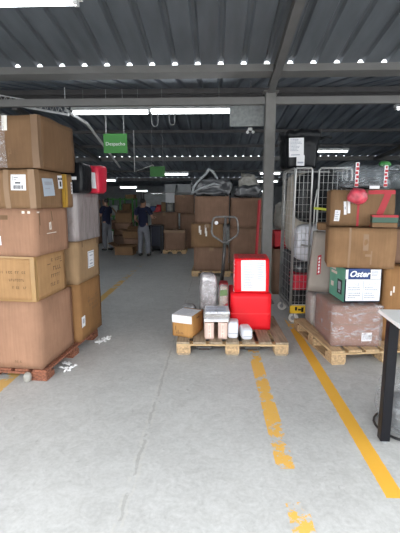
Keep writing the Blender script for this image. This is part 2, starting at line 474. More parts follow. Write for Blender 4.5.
def roof_sheet(y0, z0, y1, z1, pitch=.30, rh=.037, ph=.05, m=None):
    prof = []; k0 = int((XL-ph)/pitch)-1; k1 = int((XR-ph)/pitch)+1
    for k in range(k0, k1+1):
        c = ph + k*pitch
        prof += [(c-.042, 0), (c-.024, rh*.85), (c-.016, rh), (c+.016, rh), (c+.024, rh*.85), (c+.042, 0)]
    mb = MB(); n = len(prof)
    mb.add([(x, y0, z0+z) for x, z in prof] + [(x, y1, z1+z) for x, z in prof], [(i, i+1, n+i+1, n+i) for i in range(n-1)])
    o = struct(mb, 'ceiling', m or SHEET)
    so = o.modifiers.new('gauge', 'SOLIDIFY'); so.thickness = .002; so.offset = 0
    return o
sl = -.166
roof_sheet(.5, 3.345-sl*5.1, 5.6, 3.345)
roof_sheet(5.92, 3.27, 9.25, 3.90, m=SHEET2)
roof_sheet(9.32, 3.83, 16.3, 3.28, ph=.16, m=SHEET2)
roof_sheet(16.5, 3.17, 22.0, 2.78, m=SHEET2)
roof_sheet(22.25, 2.68, 30, 2.60, m=SHEET2)
# gutter beam, either side of the rafter
for x0, x1 in ((XL, .735), (.835, XR)):
    struct(MB().box((x0, 5.55, 3.245), (x1, 5.85, 3.335)), 'roof_gutter_beam', STEEL, bevel=.006)
# rafter: I-section sloping down to the column
def slope_bar(x0, x1, ya, yb, za, zb, hgt): 
    return [(x0,ya,za),(x1,ya,za),(x1,yb,zb),(x0,yb,zb),(x0,ya,za+hgt),(x1,ya,za+hgt),(x1,yb,zb+hgt),(x0,yb,zb+hgt)]
BF = [(0,3,2,1),(4,5,6,7),(0,1,5,4),(1,2,6,5),(2,3,7,6),(3,0,4,7)]
mb = MB(); za = 3.225 - sl*4.85; zb = 3.225 + sl*.6
mb.add(slope_bar(.735, .835, .7, 6.15, za, zb, .012), BF)
mb.add(slope_bar(.772, .798, .7, 6.15, za+.012, zb+.012, .085), BF)
mb.add(slope_bar(.735, .835, .7, 6.15, za+.097, zb+.097, .012), BF)
struct(mb, 'roof_rafter', mat('grey_rafter_paint', (.15,.147,.145), .55))
# column
mb = MB().box((.715, 6.16, .012), (.865, 6.32, 3.14)).box((.68, 6.12, 3.14), (.90, 6.36, 3.16)).box((.66, 6.1, 0), (.92, 6.38, .012))
struct(mb, 'column', STEELC, bevel=.006)
for x0, x1 in ((XL, .71), (.87, XR)):
    struct(MB().box((x0, 6.2, 2.985), (x1, 6.28, 3.09)), 'roof_cross_beam', STEEL, bevel=.004)
def purlin(y, zt, h=.08, w=.06): struct(MB().box((XL, y-w/2, zt-h), (XR, y+w/2, zt)), 'roof_purlin', STEELD)
z2 = lambda y: 3.83 - (y-9.32)*.55/6.98
purlin(7.6, 3.57); purlin(9.2, 3.88); purlin(12.1, z2(12.1)-.002); purlin(14.1, z2(14.1)-.002)
struct(MB().box((XL, 16.15, 3.12), (XR, 16.3, 3.275)), 'roof_purlin', STEEL)
purlin(19.2, 2.97); struct(MB().box((XL, 21.85, 2.62), (XR, 22.0, 2.775)), 'roof_purlin', STEELD)
for x in (-4.6, 6.1):                                    # the rafters of the next bays
    mb = MB(); mb.add(slope_bar(x-.06, x+.06, 9.4, 16.1, z2(9.4)-.2, z2(16.1)-.2, .1), BF)
    struct(mb, 'roof_rafter', STEELD)

# ------------------------------------------------------------------ LAMPS
def lamp(x0, x1, y, z, label, cat='ceiling lamp', top=None, group=None, thick=.05, open_=False):
    t = thing('tube_lamp', label, cat, ((x0+x1)/2, y, z), 0, group); w = (x1-x0)/2
    MB().prism([(-.07,.0),(-.05,.055),(.05,.055),(.07,0)], 'x', -w, w).build('lamp_housing', LAMPW, t)
    n = 1
    MB().tube([(-w+.03,0,-.022),(w-.03,0,-.022)], thick/2, 10).build('lamp_tube', TUBE, t, smooth=True)
    for sx in (-1, 1):
        MB().box((sx*(w-.03)-.014,-.03,-.05),(sx*(w-.03)+.014,.03,.0)).build('lamp_holder', LAMPW, t)
        if top: MB().tube([(sx*w*.7,0,.055),(sx*w*.7,0,top-z)], .0025, 5).build('hanging_wire', GREYM, t)
    return t
lamp(-1.75, -.95, 3.0, 2.985, 'bright tube lamp nearest the camera at upper left corner', top=3.75, thick=.06)
lamp(-2.44, -1.12, 7.0, 3.08, 'left of two lit tube lamps in line behind the cross beam', top=3.46, thick=.07)
lamp(-1.11, .24, 6.95, 3.08, 'right of two lit tube lamps in line behind the cross beam', top=3.45, thick=.09)
lamp(-1.74, -.86, 13, 2.43, 'lit tube lamp just right of the second green hanging sign', top=3.5)
far = 'row of lit lamps above the workers'
lamp(-4.99, -3.93, 16, 2.38, 'lit tube lamp right above the left worker, widest of the far row', top=3.2)
lamp(-4.3, -3.5, 18, 2.17, 'far tube lamp hanging between the two workers, second of far row', top=3.1)
lamp(-3.96, -3.36, 20, 2.06, 'small far tube lamp above the right worker, upper one', top=2.9)
lamp(-3.4, -2.77, 21, 1.92, 'smallest and lowest far tube lamp above the right worker', top=2.84)
lamp(2.62, 3.47, 11, 2.88, 'lit tube lamp right of the black wrapped tub on the cage', top=3.68)
lamp(3.74, 4.6, 9.0, 3.52, 'lit tube lamp at the right edge of the photo, cut by the frame', top=3.83)
lamp(1.35, 2.04, 13, 2.44, 'upper far tube lamp seen behind the steel column', top=3.5)
lamp(1.52, 2.42, 16, 2.33, 'lower far tube lamp seen behind the steel column', top=3.2)
lamp(1.5, 2.3, 19, 2.02, 'lowest small far tube lamp seen behind the steel column', top=2.95)

# hanging cables below the lamps
def cable(x, y, zt, zb, w, label):
    pts = [(x-w/2, y, zt)] + [(x-w/2*cos(pi*k/8), y+.01, zb+.06-.06*sin(pi*k/8)) for k in range(9)] + [(x+w/2, y, zt)]
    o = MB().tube(pts, .007, 6).build('hanging_cable', GREYM, smooth=True); tag(o, label, 'cable', 'cables hanging below the lamps')
cable(-1.0, 6.75, 3.0, 2.78, .10, 'looped grey cable hanging below the paired lamps, left one')
cable(-.72, 6.75, 3.0, 2.80, .09, 'looped grey cable hanging below the paired lamps, right one')

# ------------------------------------------------------------------ SIGNS AND OVERHEAD THINGS
def sign(x0, x1, z0, z1, y, top, label, text=None):
    t = thing('hanging_sign', label, 'sign', ((x0+x1)/2, y, z0))
    w, h = (x1-x0)/2, z1-z0
    MB().box((-w, -.012, 0), (w, .012, h)).build('sign_board', GREENS, t, bevel=.003)
    for sx in (-.75, .75): MB().tube([(sx*w, 0, h), (sx*w*.9, 0, top-z0)], .006, 6).build('hanging_wire', GREYM, t)
    if text: text_mesh('sign_lettering', text, .088, Matrix.Translation((0, -.0135, h*.47)) @ FRONT, PAPER, t)
    return t
sign(-2.03, -1.60, 2.435, 2.773, 7.4, 3.54, 'green hanging sign with white lettering left of aisle', 'Despacho')
sign(-1.88, -1.45, 2.26, 2.54, 11.6, 3.6, 'smaller blank green hanging sign farther down the aisle')
t = thing('hanging_sheet', 'grey translucent panel hanging under beam beside the column', 'panel', (.455, 6.35, 2.70))
MB().box((-.255,-.01,0),(.255,.01,.31)).build('panel_sheet', WALLG, t)
MB().box((-.265,-.016,.31),(.265,.016,.33)).build('panel_rail', STEELD, t)
t = thing('emergency_light', 'small twin-headed white emergency light under the grey panel', 'light fitting', (.53, 6.42, 2.70))
MB().tube([(-.02,0,.66),(-.02,0,-.02)], .006, 6).build('stem', STEELD, t)
MB().box((-.05,-.02,-.05),(.02,.02,-.01)).build('fitting_body', LAMPW, t, bevel=.004)
for sx in (-.055, .03): MB().lathe([(.012,.0),(.024,.012),(.024,.03)], 12, M=Matrix.Translation((sx,0,-.075)) @ Matrix.Rotation(pi/2,4,'X')).build('lamp_head', LAMPW, t, smooth=True)

# lattice truss and cable channel, upper left
PALES = mat('pale_steel_paint', (.8,.81,.81), .5)
t = thing('lattice_truss', 'pale lattice truss hung under roof above the left cartons', 'truss', (0,0,0))
A, B = Vector((-3.9, 7.2, 3.30)), Vector((-2.46, 6.9, 3.0))
MB().tube([A, B], .02, 6).build('bottom_chord', PALES, t)
A2, B2 = A+Vector((0,0,.12)), B+Vector((0,0,.12))
MB().tube([A2, B2], .012, 6).build('top_chord', PALES, t)
mb = MB()
for k in range(14):
    p = A.lerp(B, k/14); q = A2.lerp(B2, (k+.5)/14); r = A.lerp(B, (k+1)/14); mb.tube([p, q, r], .007, 5)
mb.build('lattice_web', PALES, t)
o = MB().tube([(-2.53, 6.95, 3.09), (-2.38, 7.6, 2.99), (-2.72, 11.5, 2.52)], .028, 6).tube([(-2.53,6.95,3.09),(-2.53,6.95,3.45)], .008, 5).tube([(-2.55,9.5,2.75),(-2.55,9.5,3.8)], .008, 5).build('cable_channel', PALES); tag(o, 'pale straight cable channel running back from the truss end', 'conduit')
o = MB().tube([(-2.4, 12, 3.6), (-2.4, 12, 2.42), (-1.95, 12, 2.58), (-1.86, 12, 2.62), (-1.80, 12, 2.5)], .015, 6).build('conduit_pipe', PALES); tag(o, 'thin bent pale pipe beside the second green hanging sign', 'pipe')

# ------------------------------------------------------------------ PALLETS
def pallet(name, label, w, d, loc, rz, deck=WOOD, cross=WOODX, block=CHIPL, nb=7, hh=.142, blk=(.145,.12), gap=.3, bottom=True):
    t = thing(name, label, 'pallet', loc, rz)
    bw = w/(nb+gap*(nb-1)); r = random.Random(nb)
    z0 = hh-.022; z1 = z0-.02; b0 = .018 if bottom else 0
    for i in range(nb):
        x = -w/2 + i*bw*(1+gap); j = r.uniform(-.004,.004)
        MB().box((x, -d/2+r.uniform(0,.006), z0+.001), (x+bw, d/2-r.uniform(0,.006), hh+j*.0)).build('deck_board', deck, t, bevel=.003)
    for j in (-1, 0, 1):
        yc = j*(d/2-.05); MB().box((-w/2, yc-.05, z1), (w/2, yc+.05, z0)).build('cross_board', cross, t, bevel=.003)
        for i in (-1, 0, 1):
            xc = i*(w/2-blk[0]/2); y = j*(d/2-blk[1]/2)
            MB().box((xc-blk[0]/2, y-blk[1]/2, b0), (xc+blk[0]/2, y+blk[1]/2, z1)).build('block', block, t, bevel=.004)
    if bottom:
        for i in (-1, 0, 1):
            xc = i*(w/2-blk[0]/2); MB().box((xc-blk[0]/2+.01, -d/2, 0), (xc+blk[0]/2-.01, d/2, b0)).build('bottom_board', deck, t, bevel=.003)
    return t
pallet('wooden_pallet', 'low wooden pallet on a pallet jack carrying the red cartons', 1.165, 1.0, (.17, 4.475, 0), 1.2, deck=WOODO)
pallet('wooden_pallet', 'wooden pallet with reddish blocks under the big left carton stacks', 1.15, 1.22, (-2.02, 3.96, 0), -5, deck=CHIP, cross=CHIP, block=CHIP, hh=.1, blk=(.15,.15), bottom=False)
pallet('wooden_pallet', 'wooden pallet at the right under the film-wrapped carton', 1.2, 1.12, (1.655, 4.40, 0), 8, blk=(.15,.15))

# ------------------------------------------------------------------ LEFT STACKS
G1 = None
c = Carton('carton', 'large pinkish carton at the bottom of front left stack', 'carton', -1.54, 3.32, .10, .85, .66, .615, -5, 'R', PINK, seed=1, tape=None, bulge=.012)
c.prints('printed_text', 'F', glyphs(3, .70, .78, .10, .13, 4), INKG)
c = Carton('carton', 'tan carton edged with yellow tape, second from bottom of front left stack', 'carton', -1.56, 3.345, .717, .80, .57, .40, -5, 'R', GOLDK, seed=2, tape=None, bulge=.01)
for a0, a1, b0, b1 in ((.0,1,.965,1),(.0,1,.0,.035),(.95,1,.035,.965)): c.decal('tape', 'F', a0, a1, b0, b1, TAPEA, k=8)
c.decal('tape', 'R', 0, .06, 0, 1, TAPEA, k=6)
for k, (y, n, x0) in enumerate(((.63,9,.60),(.46,6,.70),(.29,5,.73))):
    c.prints('printed_text', 'F', glyphs(k+5, x0, .90, y, y+.055, n+3), INKG); c.prints('printed_text', 'F', glyphs(k+15, .42, .55, y, y+.055, 4), INKG)
for rs in (glyphs(31, .35, .85, .80, .87, 8), [(.35,.74,.85,.76)], glyphs(32, .45, .80, .58, .68, 5), glyphs(33, .45, .75, .42, .50, 5), glyphs(34, .42, .74, .22, .30, 6)): c.prints('printed_text', 'R', rs, INKG)
c = Carton('carton', 'pinkish carton with recycling mark, middle of the front left stack', 'carton', -1.53, 3.34, 1.119, .80, .61, .408, -5, 'R', PINK, seed=3, tape=None, bulge=.01)
c.prints('printed_text', 'F', [(.40,.77,.70,.86)], INKG); c.prints('printed_mark', 'F', [(.86,.90,.89,.95)], INKW); c.prints('printed_mark', 'F', [(.92,.90,.95,.95)], INKW)
c.prints('printed_mark', 'R', [(.36,.53,.42,.56),(.36,.53,.385,.68),(.395,.56,.42,.7),(.36,.66,.42,.69),(.28,.45,.56,.465),(.05,.91,.12,.94)], INKW)
c.prints('printed_text', 'R', [(.10,.65,.13,.93),(.45,.72,.48,.93),(.09,.45,.10,.65)], INKG)
c.decal('shipping_label', 'F', .50, .61, .24, .43, PAPER, rects=barcode(3, 8), label='white barcode label'); c.decal('shipping_label', 'F', .53, .60, .52, .62, PAPER, rects=textlines(4, 2, y0=.1))
c = Carton('carton', 'kraft carton with white labels, fourth up the front left stack', 'carton', -1.505, 3.335, 1.529, .80, .49, .322, -5, 'R', KRAFT, seed=4, tape=None, bulge=.014)
c.decal('tape', 'F', .66, .72, .0, 1, TAPE, k=8); c.decal('tape', 'F', .93, 1, 0, 1, TAPE); c.decal('tape', 'R', 0, .13, 0, 1, TAPE)
c.decal('shipping_label', 'F', .745, .905, .47, .87, PAPER, skew=.006, rects=barcode(1, 12, .08, .32, .15, .85)+[(.3,.42,.66,.52),(.1,.60,.13,.9),(.2,.80,.5,.84),(.2,.68,.4,.71)], label='white barcode label')
c.decal('envelope_pouch', 'R', .22, .62, .33, .80, PAPERB, skew=-.05, rects=[(.15,.62,.85,.82),(.15,.40,.6,.46)], ink=INKB, label='bluish document pouch')
c.decal('shipping_label', 'R', .80, 1.0, .55, .92, PAPER, skew=-.02, rects=[(.05,.66,.45,.82),(.55,.66,.95,.82),(.3,.15,.7,.55)], label='small white label with dark marks')
c = Carton('carton', 'small kraft carton with yellow tape wedged behind the labelled carton', 'carton', -1.452, 3.865, 1.529, .36, .165, .312, -5, 'R', KRAFT, seed=5, tape=None, bulge=.004)
c.decal('tape', 'F', .74, 1, 0, 1, TAPEY); c.decal('tape', 'T', 0, 1, 0, 1, TAPEY); c.decal('tape', 'R', 0, .25, 0, 1, TAPEY)
c.decal('shipping_label', 'R', .72, .98, .42, .78, PAPER, rects=textlines(8, 3, y0=.1), label='narrow white label')
c = Carton('carton', 'kraft carton with film on its left end, topmost of front left stack', 'carton', -1.445, 3.325, 1.862, .90, .66, .42, -5, 'R', KRAFTD, seed=6, tape=None, bulge=.012, amp=.012)
c.decal('tape', 'F', .93, 1, 0, 1, TAPED); c.decal('tape', 'R', 0, .06, 0, 1, TAPED); c.decal('tape', 'F', .66, .71, .72, 1, TAPEW)
c.prints('printed_mark', 'F', [(.70,.22,.71,.38),(.70,.34,.735,.38),(.70,.27,.735,.30),(.725,.27,.735,.36)], INKG)
c.prints('printed_mark', 'R', [(.42,.30,.44,.48),(.56,.12,.60,.28)], INKG)
shell('stretch_film', .90, .66, .42, FILM, c.root, pad=.012, seed=3, x1=.16)

c = Carton('carton', 'orange-brown carton with small label, bottom of second left stack', 'carton', -1.43, 4.02, .10, .6, .62, .622, -5, 'R', ORANGEK, seed=7, tape=None)
c.decal('shipping_label', 'R', .06, .20, .24, .43, PAPER, skew=-.01, rects=[(.25,.35,.75,.8)], ink=INKB, label='small white label')
c.prints('printed_text', 'R', glyphs(41, .35, .85, .62, .66, 8) + glyphs(42, .40, .85, .54, .58, 8) + glyphs(43, .45, .8, .46, .50, 6) + [(.35,.69,.8,.70)], INKG)
c = Carton('carton', 'pale carton with white label, middle of second left stack', 'carton', -1.43, 4.03, .725, .6, .62, .445, -5, 'R', PALEK, seed=8, tape=None, bulge=.012)
c.decal('shipping_label', 'R', .40, .68, .30, .72, PAPER, rects=[(.05,.06,.95,.10),(.05,.90,.95,.94),(.05,.06,.10,.94),(.90,.06,.95,.94),(.25,.70,.75,.76),(.25,.42,.7,.46),(.25,.2,.75,.28)], ink=INKB, label='white label with dark border')
c.prints('printed_mark', 'R', [(.20,.86,.24,.99),(.86,.86,.92,.99)], INKG)
c = Carton('carton', 'grey-brown carton wrapped in milky film, top of second left stack', 'carton', -1.425, 4.055, 1.174, .58, .60, .48, -5, 'R', DULLK, seed=9, tape=None)
shell('stretch_film', .58, .60, .48, FILMH, c.root, seed=5, pad=.01)
# soft parcels lying on top
t = thing('parcel_bag', 'black plastic parcel bag lying on the film-wrapped left carton', 'parcel', (-1.455, 4.22, 1.672), -8)
blob_mesh('bag_body', .24, .26, .30, FILMK, t, seed=3, e=.3, amp=.02)
MB().box((-.02,-.15,.13),(.07,-.144,.16)).build('white_sticker', PAPER, t)
t = thing('parcel_bag', 'red and white plastic parcel bag beside the black parcel bag', 'parcel', (-1.36, 4.545, 1.672), -10)
b = blob_mesh('bag_body', .21, .24, .30, mat('red_bag_film', (.60,.02,.05), .3, bump=.6, bscale=14), t, seed=5, e=.28, amp=.018)
MB().prism([(-.095,.04),(-.05,.03),(-.06,.28),(-.10,.25)], 'y', -.150, -.142).build('white_stripe', PAPER, t)
MB().prism([(-.02,.06),(.085,.05),(.075,.22),(-.01,.23)], 'y', -.152, -.144).build('white_label', PAPER, t)
# film scraps on the floor
def scrap(x, y, s, seed, label):
    r = random.Random(seed); t = thing('film_scrap', label, 'plastic scrap', (x, y, 0), r.uniform(-40, 40), 'film scraps beside the left pallet')
    mb = MB()
    for k in range(6):
        a = r.uniform(0, 6.28); px, py, pz = r.uniform(-s, s)*.3, r.uniform(-s, s)*.4, .002
        vs = []; n = 7
        for i in range(n):
            px += cos(a)*s*.17; py += sin(a)*s*.17; a += r.uniform(-.7, .7)
            h = .004+abs(sin(i*1.1+k))*s*.22; wd = s*r.uniform(.06,.13)
            vs += [(px-sin(a)*wd, py+cos(a)*wd, h*.4+.002), (px, py, h+.006), (px+sin(a)*wd, py-cos(a)*wd, h*.3+.002)]
        fs = []
        for i in range(n-1):
            for j in range(2): fs.append((i*3+j, i*3+j+1, i*3+j+4, i*3+j+3))
        mb.add(vs, fs)
    o = mb.build('scrap_film', SHRED, t, smooth=True, fix=False); so = o.modifiers.new('thick', 'SOLIDIFY'); so.thickness = .003
scrap(-1.41, 3.60, .105, 2, 'crumpled white film scrap on floor nearest the camera, by left pallet')
scrap(-1.31, 4.36, .105, 5, 'crumpled white film scrap on floor at far end of left pallet')
o = blob_mesh('film_clump', .07, .06, .09, GREYF2, None, seed=8, e=.8, amp=.015); o.location = (-1.665, 3.285, 0); tag(o, 'grey twist of film hanging to the floor under the big pinkish carton', 'plastic scrap')

# ------------------------------------------------------------------ CENTRE PALLET LOAD
PZ = .143
c = Carton('carton', 'small orange-brown carton with white paper over its top, on left of pallet', 'carton', -.247, 4.08, PZ, .232, .32, .238, -20, 'R', ORANGEL, seed=11, tape=None, bulge=.004, amp=.003)
c.decal('paper_sheet', 'T', -.0, 1.0, 0, .86, PAPER, lift=.004, rects=textlines(51, 7, y0=.15, y1=.9), ink=INKP)
c.decal('paper_sheet', 'F', -.0, 1.0, .66, 1.01, PAPER, lift=.004)
c.decal('tape', 'F', .80, .86, 0, .66, ORANGEL, lift=.003)
c.prints('printed_text', 'F', glyphs(55, .14, .6, .14, .22, 6) + [(.16,.30,.19,.5),(.3,.14,.33,.32)], INKG)
c.prints('hand_hole', 'R', [(.38,.78,.62,.83)], INKG)
c = Carton('carton', 'larger lower red carton on the right of the centre pallet', 'red carton', .627, 4.395, PZ, .45, .50, .418, 1, 'R', RED, seed=12, tape=None, bulge=.006)
c.decal('tape', 'F', 0, 1, .44, .47, mat('pale_red_tape', (.84,.03,.035), .4), k=8)
c = Carton('carton', 'upper red carton with white paper sheet stuck on its front', 'red carton', .60, 4.43, .566, .392, .44, .385, -2, 'R', RED, seed=13, tape=None, bulge=.006)
c.decal('paper_sheet', 'F', .20, .90, .05, .965, PAPER, skew=-.02, rects=textlines(61, 16, x0=.1, x1=.6, y0=.1, y1=.94)+textlines(62, 9, x0=.66, x1=.94, y0=.3, y1=.94), ink=INKP, label='white printed sheet')
c.decal('packing_pouch', 'T', .12, .88, .08, .7, FILMM, k=8)
shell('clear_tape_band', .392, .44, .385, FILM, c.root, pad=.004, seed=9, x1=-.19, amp=.002)
t = Carton('carton', 'dark red carton half hidden behind the lower red carton', 'red carton', .150, 4.75, PZ, .10, .19, .46, 1, 'R', REDD, seed=14, tape=None)
# tall film-wrapped items
t = thing('wrapped_bundle', 'tall silvery film-wrapped bundle standing at the pallet middle', 'bundle', (-.088, 4.66, PZ), 8)
blob_mesh('bundle_body', .19, .20, .60, SILVER, t, seed=2, e=.32, amp=.012, freq=7)
MB().box((-.01,-.107,.14),(.06,-.100,.20)).build('white_label', PAPER, t)
b = blob_mesh('film_wrap', .205, .215, .61, FILMM, t, seed=4, e=.36, amp=.014, freq=8)
t = thing('wrapped_bundle', 'film-wrapped bundle with green and red print between silver bundle and red carton', 'bundle', (.098, 4.60, PZ), -2)
blob_mesh('bundle_body', .11, .165, .47, mat('pale_pack_print', (.42,.36,.30), .4, var=.3, scale=14), t, seed=6, e=.4, amp=.008)
MB().prism([(-.045,.36),(.045,.37),(.04,.44),(-.04,.43)], 'y', -.095, -.086).build('green_print', mat('dull_green_print', (.13,.22,.08), .5), t)
MB().prism([(-.05,.14),(.055,.16),(.05,.28),(.0,.25),(-.05,.22)], 'y', -.098, -.089).build('red_print', REDD, t)
blob_mesh('film_wrap', .128, .19, .49, FILM, t, seed=7, e=.42, amp=.01)
t = thing('wrapped_bundle', 'low silver film lump behind the small orange-brown carton', 'bundle', (-.315, 4.70, PZ), 10)
blob_mesh('bundle_body', .18, .24, .20, SILVER, t, seed=9, e=.6, amp=.025)
# magazine bundle on two pale boxes
GP = 'pale pink boxes under the magazine bundle'
for k, x in enumerate((-.013, .128)):
    c = Carton('small_box', ('left' if k == 0 else 'right') + ' of two pale pink boxes standing on end under the magazines', 'box', x, 4.06, PZ, .098, .19, .195, (3, -4)[k], 'R', PINKBOX, seed=20+k, tape=None, bulge=.002, amp=.002, group=GP, part='box_body')
    c.prints('printed_band', 'F', [(.32,.12,.40,.88),(.60,.12,.68,.88),(.40,.8,.60,.88),(.42,.3,.58,.36),(.42,.5,.58,.56)], INKW)
    c.prints('dark_edge', 'F', [(.02,.94,.98,.99)], INKG)
t = thing('magazine_bundle', 'film-wrapped pile of magazines lying on the two pale boxes', 'magazines', (.012, 4.17, PZ+.197), 2)
r = random.Random(4); z = 0
for k in range(4):
    dx, dy = r.uniform(-.008,.008), r.uniform(-.01,.01); h = (.03,.022,.03,.022)[k]
    m_ = (PAPER, SILVER, GREYF2, CLOTHW)[k]
    MB().box((-.128+dx,-.13+dy,z+.001),(.128+dx,.13+dy,z+h)).build('magazine', m_, t, bevel=.005); z += h
MB().box((-.11,-.11,z+.001),(.10,.11,z+.003)).build('top_cover', mat('bluish_cover', (.45,.52,.66), .3, var=.3, scale=10), t)
shell('film_wrap', .262, .27, z+.004, FILM, t, pad=.004, seed=12, amp=.004)
GW = 'white wrapped packs in front of the red carton'
t = thing('wrapped_pack', 'taller white wrapped pack left, leaning at the lower red carton', 'pack', (.195, 4.16, PZ), -3)
blob_mesh('pack_body', .115, .20, .19, CLOTHW, t, seed=11, e=.38, amp=.008)
MB().box((-.05,-.104,.065),(.05,-.099,.072)).build('pack_fold', INKB, t)
t = thing('wrapped_pack', 'shorter white wrapped pack at the right of the taller pack', 'pack', (.327, 4.13, PZ), 12)
blob_mesh('pack_body', .115, .19, .125, CLOTHW, t, seed=15, e=.42, amp=.008)
MB().box((-.05,-.098,.04),(.05,-.094,.046)).build('pack_fold', INKB, t)

# ------------------------------------------------------------------ PALLET JACK
JM = mat('worn_grey_jack_paint', (.075,.072,.07), .4, metal=.4, var=.35, scale=18)
t = thing('pallet_jack', 'dark grey hand pallet jack with looped handle behind the pallet', 'pallet jack', (.12, 5.16, 0), 1)
for sx in (-.255, .255):
    MB().prism([(0-.0,.055),(-1.06,.055),(-1.11,.04),(-1.11,.062),(-1.05,.092),(0,.092)], 'x', sx-.08, sx+.08).build('fork', JM, t, bevel=.005)
    w_ = MB(); w_.tube([(sx-.055,-1.03,.04),(sx+.055,-1.03,.04)], .039, 16); w_.build('load_wheel', RUBBER, t, smooth=False)
MB().box((-.34,-.02,.05),(.34,.08,.14)).build('crosshead', JM, t, bevel=.01)
MB().lathe([(.06,.12),(.06,.30),(.045,.33),(.045,.42)], 16, M=Matrix.Translation((0,.12,0))).build('pump', JM, t, smooth=True)
MB().box((-.09,.03,.11),(.09,.2,.16)).build('pump_base', JM, t, bevel=.01)
for sx in (-.05,.05): MB().tube([(sx-.022,.14,.09),(sx+.022,.14,.09)], .09, 18).build('steer_wheel', RUBBER, t)
MB().tube([(-.045,.12,.40),(-.02,.05,.70),(-.005,-.03,1.06)], [.026,.024,.022], 10).build('handle_shaft', JM, t, smooth=True)
loop = [(-.005,-.03,1.05),(-.06,-.032,1.085),(-.155,-.045,1.15),(-.175,-.05,1.20),(-.165,-.062,1.32),(-.15,-.066,1.37),(-.12,-.068,1.388),(0,-.07,1.392),(.11,-.068,1.388),(.14,-.066,1.37),(.155,-.062,1.32),(.165,-.05,1.20),(.145,-.045,1.15),(.05,-.032,1.085)]
MB().tube(loop, .0135, 8, closed=True).build('handle_loop', mat('worn_handle_steel', (.15,.145,.14), .35, metal=.5, var=.35, scale=25), t, smooth=True)
MB().tube([(-.005,-.045,1.08),(0,-.07,1.392)], .017, 8).build('release_lever', JM, t)
MB().lathe([(.02,0),(.024,.015),(.012,.03)], 12, M=Matrix.Translation((-.115,-.08,1.315)) @ Matrix.Rotation(pi/2,4,'X')).build('white_knob', PAPER, t)

# ------------------------------------------------------------------ BACK CENTRE: brown cartons behind the jack
pallet('wooden_pallet', 'wooden pallet under the brown cartons behind the pallet jack', 1.5, 1.1, (.24, 8.86, 0), 0, hh=.12)
BZ = .122
def plain(label, x, y, z, w, d, h, rz=0, m=DULLK, seed=0, corner='L', tape=TAPE, group=None, **k):
    k.setdefault('bulge', .004); k.setdefault('amp', .003)
    return Carton('carton', label, 'carton', x, y, z, w, d, h, rz, corner, m, seed=seed, tape=tape, group=group, **k)
plain('brown carton at bottom left of stack behind the pallet jack', -.46, 8.33, BZ, .735, .5, .50, 0, DULLK, 31)
c = plain('kraft carton with white tape marks projecting at left behind the jack handle', -.51, 8.28, .624, .66, .52, .49, 0, KRAFT, 32)
c.prints('white_tape_mark', 'F', [(.24,.62,.29,.92),(.27,.55,.32,.75),(.43,.60,.48,.95),(.45,.48,.5,.7)], TAPEW)
plain('brown carton top left of the stack behind the pallet jack', -.44, 8.34, 1.116, .71, .5, .56, 0, DULLK, 33, tape=None)
plain('brown carton bottom right of stack behind the pallet jack', .30, 8.33, BZ, .66, .5, .90, 0, DULLK, 34, tape=None)
plain('brown carton top right of stack behind the pallet jack', .305, 8.33, 1.024, .64, .5, .62, 0, DULLK, 35, tape=None)
# bundles of film on top
t = thing('film_bundle', 'dark grey crumpled film bundle with peak on top left brown carton', 'plastic bundle', (-.09, 8.62, 1.678), 0)
blob_mesh('bundle_body', .84, .5, .36, GREYF, t, seed=21, e=.4, amp=.075, freq=6, n=56)
MB().tube([(-.40,-.27,.03),(-.37,-.27,.18),(-.28,-.26,.30),(-.14,-.2,.43),(-.06,-.2,.54),(.02,-.2,.50),(.12,-.2,.34)], [.022,.026,.02,.026,.03,.03,.012], 7).build('folded_edge', mat('pale_film_edge', (.42,.44,.46), .3, bump=.6, bscale=20), t, smooth=True)
MB().tube([(-.39,-.29,.06),(-.22,-.30,.16),(.05,-.29,.25),(.2,-.27,.22)], [.018,.022,.018,.01], 7).build('folded_edge', bpy.data.materials['pale_film_edge'], t, smooth=True)
blob_mesh('peak', .34, .34, .50, FILMK, t, seed=23, e=.9, amp=.05, freq=6, taper=.55).location = (-.08, .03, .06)
t = thing('film_bundle', 'paler rounded film bundle on top right brown carton', 'plastic bundle', (.66, 8.60, 1.650), 0)
blob_mesh('bundle_body', .54, .50, .50, GREYF2, t, seed=25, e=.6, amp=.07, freq=6, n=56, taper=.45)
blob_mesh('film_skirt', .54, .52, .24, GREYF, t, seed=26, e=.4, amp=.05, freq=7, n=48)
t = thing('red_bar', 'red painted bar standing at right side of brown cartons', 'bar', (.88, 8.24, 0), 0)
MB().tube([(-.06,-.02,0),(.0,.0,1.6)], .03, 8).build('bar_pole', REDD, t); MB().box((-.1,-.06,0),(-.0,.06,.025)).build('bar_foot', REDD, t)
c = plain('low dark carton below the brown cartons, beside red cartons', .36, 7.55, 0, .28, .34, .55, 0, DULLK, 36, tape=None)
t = thing('crumpled_bag', 'dark red crumpled bag behind the red cartons', 'bag', (.88, 7.7, 0), 0)
blob_mesh('bag_body', .32, .3, .42, REDD, t, seed=27, e=.8, amp=.06)

